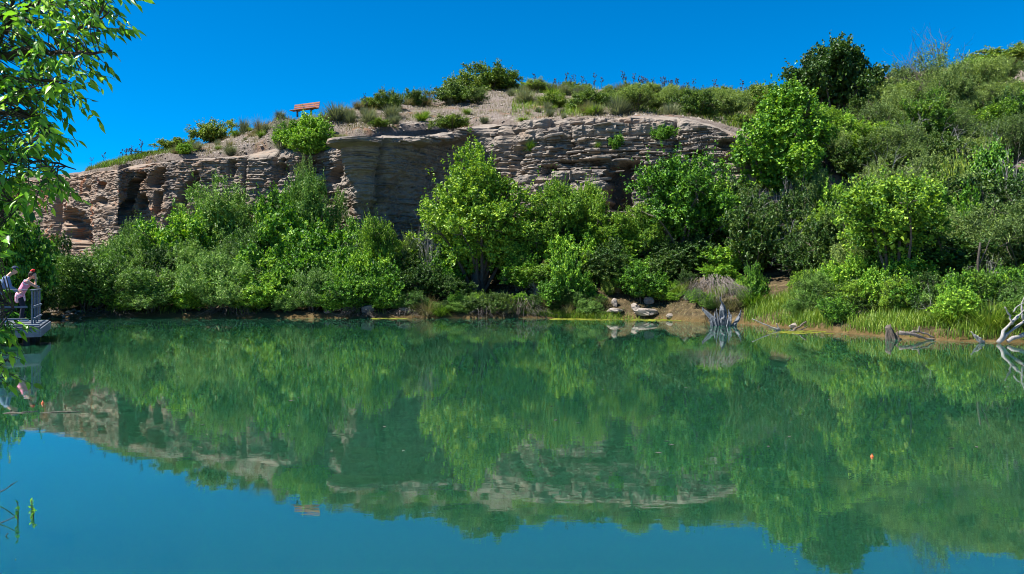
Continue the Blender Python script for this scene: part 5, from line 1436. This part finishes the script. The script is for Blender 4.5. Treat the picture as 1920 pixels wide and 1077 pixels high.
def woman():
    # stands at the right-hand rail, leaning on it, facing out over the water
    loc = deck_world(-0.66, 3.75, 0.552)
    hp, q = head_parts((0.245, 0, 1.555), 0.15)
    arm_r = [((0.10, -0.19, 1.345), (0.335, -0.14, 1.185), 0.052, 0.042), ((0.335, -0.14, 1.185), (0.335, -0.085, 1.40), 0.040, 0.028)]
    arm_l = [((0.10, 0.19, 1.345), (0.335, 0.20, 1.185), 0.052, 0.042), ((0.335, 0.20, 1.185), (0.40, -0.02, 1.19), 0.040, 0.028)]
    legs = [((-0.10, s * 0.095, 0.88), (-0.03, s * 0.10, 0.48), 0.085, 0.058) for s in (-1, 1)] + [((-0.03, s * 0.10, 0.48), (-0.09, s * 0.10, 0.08), 0.056, 0.036) for s in (-1, 1)] + [((-0.09, s * 0.10, 0.045), (0.09, s * 0.11, 0.03), 0.036, 0.028) for s in (-1, 1)]
    body = hp + arm_r + arm_l + legs + [((-0.10, -0.07, 0.92), (-0.10, 0.07, 0.92), 0.115, 0.115), ((-0.09, 0, 0.95), (0.06, 0, 1.28), 0.115, 0.12), ((0.06, -0.11, 1.32), (0.06, 0.11, 1.32), 0.075, 0.075), ((0.09, 0, 1.38), (0.20, 0, 1.50), 0.052, 0.048)]
    body += hand_parts((0.335, -0.08, 1.41), (0.0, 0.15, 1.0), (1, -0.3, 0)) + hand_parts((0.40, -0.03, 1.19), (0.2, -1, -0.05), (0, 0, 1))
    o = person_part('person', body, skin, None, 0.011, 2)
    o.location = loc; o.rotation_euler = (0, 0, DROT)
    person_part('tank_top', [((-0.10, -0.08, 0.95), (-0.10, 0.08, 0.95), 0.125, 0.125), ((-0.09, -0.04, 0.98), (0.05, -0.05, 1.27), 0.125, 0.12), ((-0.09, 0.04, 0.98), (0.05, 0.05, 1.27), 0.125, 0.12), ((0.09, -0.07, 1.25), (0.10, -0.06, 1.22), 0.09, 0.08), ((0.09, 0.07, 1.25), (0.10, 0.06, 1.22), 0.09, 0.08), ((0.05, -0.12, 1.33), (0.03, -0.12, 1.30), 0.075, 0.08), ((0.05, 0.12, 1.33), (0.03, 0.12, 1.30), 0.075, 0.08)], pink, o, 0.013)
    ring = [((0.075 + 0.085 * math.cos(a), -0.192, 1.335 + 0.09 * math.sin(a)), (0.075 + 0.085 * math.cos(a + 0.55), -0.192, 1.335 + 0.09 * math.sin(a + 0.55)), 0.014, 0.014) for a in np.arange(0, 6.28, 0.5)]
    person_part('white_trim', ring, white, o, 0.008, 1)
    person_part('tied_jacket', [((-0.12, -0.08, 0.90), (-0.12, 0.08, 0.90), 0.14, 0.14), ((-0.17, -0.06, 0.86), (-0.20, -0.04, 0.70), 0.10, 0.07), ((-0.17, 0.06, 0.86), (-0.20, 0.04, 0.70), 0.10, 0.07), ((-0.02, -0.10, 0.88), (0.02, -0.10, 0.72), 0.06, 0.035)], pinkw, o, 0.014)
    person_part('trousers', [((-0.10, s * 0.09, 0.88), (-0.03, s * 0.10, 0.48), 0.10, 0.072) for s in (-1, 1)] + [((-0.03, s * 0.10, 0.48), (-0.09, s * 0.10, 0.13), 0.070, 0.056) for s in (-1, 1)], darkc, o, 0.014)
    for s in (-1, 1): person_part('shoe', [((-0.11, s * 0.10, 0.05), (0.10, s * 0.115, 0.038), 0.048, 0.038)], white, o, 0.012)
    hair = person_part('hair', [(q(-0.035, 0, 0.05), q(-0.01, 0, 0.065), 0.098, 0.090), (q(-0.08, 0, 0.0), q(-0.07, 0, -0.07), 0.06, 0.045), (q(-0.03, 0, 0.165), q(-0.02, 0, 0.19), 0.05, 0.042), (q(-0.02, -0.078, 0.03), q(-0.02, -0.075, -0.02), 0.03, 0.02), (q(-0.02, 0.078, 0.03), q(-0.02, 0.075, -0.02), 0.03, 0.02)], hairm, o, 0.012)
    person_part('hair_band', [(q(-0.03 + 0.05 * math.cos(a), 0.05 * math.sin(a), 0.145), q(-0.03 + 0.05 * math.cos(a + 0.7), 0.05 * math.sin(a + 0.7), 0.145), 0.022, 0.022) for a in np.arange(0, 6.28, 0.6)] + [(q(-0.03, -0.03, 0.17), q(0.02, -0.02, 0.185), 0.04, 0.03)], redm, o, 0.010)
    tag(o, 'person in a pink tank top leaning on the deck rail, chin on hand', 'person')
def man():
    loc = deck_world(-1.15, 2.55, 0.552)
    hp, q = head_parts((0.30, 0, 1.70), 0.55)
    arms = [((0.12, -0.21, 1.47), (0.16, -0.27, 1.18), 0.055, 0.044), ((0.16, -0.27, 1.18), (0.40, -0.22, 1.02), 0.042, 0.030),
            ((0.12, 0.21, 1.47), (0.20, 0.25, 1.20), 0.055, 0.044), ((0.20, 0.25, 1.20), (0.42, 0.10, 1.05), 0.042, 0.030)]
    legs = [((-0.10, s * 0.10, 0.92), (0.02, s * 0.11, 0.50), 0.09, 0.062) for s in (-1, 1)] + [((0.02, s * 0.11, 0.50), (-0.06, s * 0.12, 0.08), 0.06, 0.04) for s in (-1, 1)] + [((-0.06, s * 0.12, 0.045), (0.13, s * 0.13, 0.03), 0.038, 0.03) for s in (-1, 1)]
    body = hp + arms + legs + [((-0.10, -0.07, 0.97), (-0.10, 0.07, 0.97), 0.12, 0.12), ((-0.09, 0, 1.0), (0.07, 0, 1.38), 0.125, 0.135), ((0.08, -0.13, 1.45), (0.08, 0.13, 1.45), 0.08, 0.08), ((0.12, 0, 1.50), (0.24, 0, 1.63), 0.06, 0.055)]
    body += hand_parts((0.41, -0.215, 1.01), (1, 0.1, -0.4), (0.3, -0.3, 1)) + hand_parts((0.43, 0.09, 1.045), (1, -0.4, -0.2), (0, 0.3, 1))
    o = person_part('person', body, skin, None, 0.012, 2)
    o.location = loc; o.rotation_euler = (0, 0, DROT + 0.1)
    person_part('shirt', [((-0.10, -0.08, 0.98), (-0.10, 0.08, 0.98), 0.135, 0.135), ((-0.09, -0.05, 1.0), (0.06, -0.07, 1.38), 0.135, 0.135), ((-0.09, 0.05, 1.0), (0.06, 0.07, 1.38), 0.135, 0.135), ((0.08, -0.15, 1.45), (0.08, 0.15, 1.45), 0.09, 0.09), ((0.12, -0.21, 1.46), (0.16, -0.27, 1.18), 0.072, 0.06), ((0.12, 0.21, 1.46), (0.20, 0.25, 1.20), 0.072, 0.06), ((0.16, -0.27, 1.18), (0.35, -0.235, 1.05), 0.056, 0.045)], shirt, o, 0.014)
    person_part('trousers', [((-0.10, s * 0.10, 0.92), (0.02, s * 0.11, 0.50), 0.108, 0.078) for s in (-1, 1)] + [((0.02, s * 0.11, 0.50), (-0.06, s * 0.12, 0.10), 0.076, 0.06) for s in (-1, 1)], darkc, o, 0.014)
    for s in (-1, 1): person_part('shoe', [((-0.08, s * 0.12, 0.055), (0.15, s * 0.135, 0.042), 0.052, 0.042)], white, o, 0.012)
    person_part('hair', [(q(-0.03, 0, 0.02), q(-0.05, 0, -0.03), 0.093, 0.06)], hairm, o, 0.012)
    cap = person_part('cap', [(q(-0.01, 0, 0.065), q(0.01, 0, 0.07), 0.100, 0.094), (q(0.08, -0.04, 0.062), q(0.175, -0.03, 0.045), 0.016, 0.010), (q(0.08, 0.04, 0.062), q(0.175, 0.03, 0.045), 0.016, 0.010), (q(0.08, 0, 0.065), q(0.185, 0, 0.05), 0.018, 0.010)], navy, o, 0.010, 1)
    tag(o, 'person in a navy cap and blue shirt bending forward behind the leaves', 'person')
woman(); man()

# ------------------------------------------------------------------ near tree, its foliage hanging into the left of the view
def near_tree():
    base = Vector((-4.0, 4.45, float(near_z(np.array(-4.0), np.array(4.45))) - 0.1))
    root = empty('overhanging_tree', base)
    bx = np.array(base)
    r = np.random.default_rng(99)
    def pl(lst): return np.array([np.array(at(a, b, D * 0.76)) for a, b, D in lst])
    trunk = np.array([bx, bx + [0.05, 0, 1.0], bx + [0.15, -0.05, 1.9], bx + [0.1, 0.0, 2.8], bx + [0.0, 0.05, 3.6]])
    t = MB(); limb(t, trunk - bx, 0.12, 0.03, 12, 0.01, 1, 14); link('trunk', t.mesh('trunk', True), M['bark_near'], root)
    fork = bx + [0.15, -0.05, 1.9]; fork2 = bx + [0.12, -0.02, 2.4]; low = bx + [0.08, -0.02, 1.2]
    limbs = [np.vstack([fork, pl([(-60, 150, 5.7), (8, 62, 5.5), (24, 15, 5.4), (40, -60, 5.3)])]),
             np.vstack([pl([(8, 62, 5.5), (50, 14, 5.4), (110, -25, 5.2), (190, -40, 5.0)])]),
             np.vstack([fork2, pl([(-40, 20, 5.4), (60, 42, 5.2), (140, 60, 5.1), (205, 22, 5.0)])]),
             np.vstack([fork, pl([(-50, 110, 5.5), (60, 95, 5.2), (140, 102, 5.0), (210, 95, 4.9)])]),
             np.vstack([fork, pl([(-30, 175, 5.4), (40, 150, 5.2), (110, 150, 5.1), (160, 168, 5.0)])]),
             np.vstack([fork, pl([(-40, 230, 5.3), (25, 205, 5.2), (75, 225, 5.1), (108, 252, 5.0)])]),
             np.vstack([low, pl([(-50, 330, 5.4), (20, 300, 5.2), (80, 302, 5.1), (142, 318, 5.0)])]),
             np.vstack([low, pl([(-60, 420, 5.3), (5, 400, 5.2), (48, 385, 5.1)])]),
             np.vstack([low, pl([(-60, 560, 5.0), (0, 560, 4.9), (34, 585, 4.8)])]),
             np.vstack([low, pl([(-60, 660, 4.9), (-10, 665, 4.8), (18, 680, 4.8)])])]
    dens = []
    for k, P in enumerate(limbs):
        mb = MB(); limb(mb, P - bx, 0.026 if k in (0, 3) else 0.016, 0.003, 6, 0.006, 10 + k, 16)
        link('limb', mb.mesh('limb', True), M['bark_near'], root)
        tt = np.linspace(0, len(P) - 1, 40); Q = np.stack([np.interp(tt, np.arange(len(P)), P[:, a]) for a in range(3)], -1); dens.append(Q)
    LP = np.concatenate(dens)
    by = np.array([(-160, 215), (-40, 228), (0, 232), (40, 222), (70, 185), (95, 200), (118, 205), (135, 150), (160, 150), (185, 158), (200, 112), (250, 112), (275, 82), (300, 66), (318, 138), (345, 118), (362, 58), (400, 38), (430, 16), (470, 6), (500, -4), (540, 4), (575, 30), (600, 36), (618, 8), (640, 4), (680, 10), (720, -12)], float)
    # leaf shapes
    def leaf_shape(seed):
        rr = np.random.default_rng(seed)
        ts = np.array([0, 0.12, 0.35, 0.6, 0.82, 1.0]); ws = np.array([0.015, 0.12, 0.195, 0.155, 0.065, 0.0]) * rr.uniform(0.85, 1.15)
        bend = rr.uniform(0.08, 0.30); V = []; q = []
        for i, (a, w) in enumerate(zip(ts, ws)):
            z = -bend * a * a; up = w * rr.uniform(0.2, 0.45)
            V += [[a, -w, z + up], [a, 0, z], [a, w, z + up]]
        for i in range(5):
            o = i * 3
            q += [[o, o + 3, o + 4, o + 1], [o + 1, o + 4, o + 5, o + 2]]
        return np.array(V), np.array(q)
    shapes = [leaf_shape(k) for k in range(5)]
    smesh = []
    for V, q in shapes:
        me = mesh_np('leaf', V, q, True); me.materials.append(M['leaf_near']); smesh.append(me)
    twigs = MB(); leaves = []
    def sprig(p, n, L, inview):
        j = np.argmin(((LP - p) ** 2).sum(1)); b = LP[max(0, j - 3)]
        d = p - b; ln = np.linalg.norm(d)
        if ln > 0.55: b = p - d / ln * 0.55
        d = unit((p - b) + r.normal(0, 0.05, 3))
        tip = p + unit(d + np.array([0.1, -0.1, -0.55]) + r.normal(0, 0.25, 3)) * L
        tq = np.linspace(0, 1, 6)[:, None]
        Q = (1 - tq) ** 2 * b + 2 * tq * (1 - tq) * p + tq ** 2 * tip
        twigs.tube(Q - bx, np.linspace(0.0032, 0.0011, 6), 4, cap=False)
        ax = unit(tip - p)
        side = unit(np.cross(ax, [0, 0, 1]) + r.normal(0, 0.15, 3))
        for i in range(n):
            u = (i + 1) / n; c = p + (tip - p) * u * 0.98
            sg = 1 if i % 2 else -1
            dd = unit(ax * (0.55 + 0.5 * (i == n - 1)) + side * sg * (0.8 if i < n - 1 else 0.0) + np.array([0, 0, -0.45]) + r.normal(0, 0.22, 3))
            nn = unit(np.array([-0.3, -0.2, 0.8]) + r.normal(0, 0.45, 3))
            leaves.append((c, dd, nn, r.uniform(0.034, 0.070), inview, r.integers(5)))
    cnt = 0
    while cnt < 1080:
        py = r.uniform(-150, 715); mx = np.interp(py, by[:, 0], by[:, 1])
        px = r.uniform(-130, mx - 8)
        lowz = py > 372
        if lowz and r.random() > (0.36 if py < 545 else 0.5): continue
        D = 0.76 * (r.uniform(4.7, 5.7) if not lowz else r.uniform(4.5, 5.3))
        p = np.array(at(px, py, D))
        if ((LP - p) ** 2).sum(1).min() > (0.27 if px > 0 else 0.6) ** 2: continue
        sprig(p, int(r.integers(5, 8)), r.uniform(0.08, 0.18), px > -20 and py > -20); cnt += 1
    for k in range(70):      # the rest of the crown, out of the frame to the left and above
        a = r.uniform(0, 6.28); rad = 1.2 * math.sqrt(r.random()); p = bx + np.array([-0.5 + rad * math.cos(a), 0.3 + rad * math.sin(a), r.uniform(1.2, 3.2)])
        ppx = 960 + p[0] * F / p[1]
        if ppx > -30: continue
        sprig(p, 6, 0.18, False)
    tag(link('twigs', twigs.mesh('twigs'), M['bark_near'], root), kind='stuff')
    vis = [i for i, l in enumerate(leaves) if l[4]]
    vis.sort(key=lambda i: -leaves[i][3] / leaves[i][0][1]); single = set(vis[:300])
    Vs, Fs, n = [], [], 0
    for i, (c, dd, nn, s, iv, sh) in enumerate(leaves):
        sd = unit(np.cross(nn, dd)); up = np.cross(dd, sd)
        Mx = np.stack([dd, sd, up], -1)
        if i in single:
            o = link('leaf', smesh[sh], None, root)
            m4 = Matrix([list(Mx[a] * s) + [c[a] - bx[a]] for a in range(3)] + [[0, 0, 0, 1]])
            o.matrix_local = m4
        else:
            V, q = shapes[sh]
            Vs.append((V * s) @ Mx.T + c - bx); Fs.append(q + n); n += len(V)
    o = link('leaves', mesh_np('leaves', np.concatenate(Vs), np.concatenate(Fs), True), M['leaf_near'], root)
    tag(o, kind='stuff')
    tag(root, 'near tree with narrow leaves hanging into the left of the view', 'tree')
near_tree()
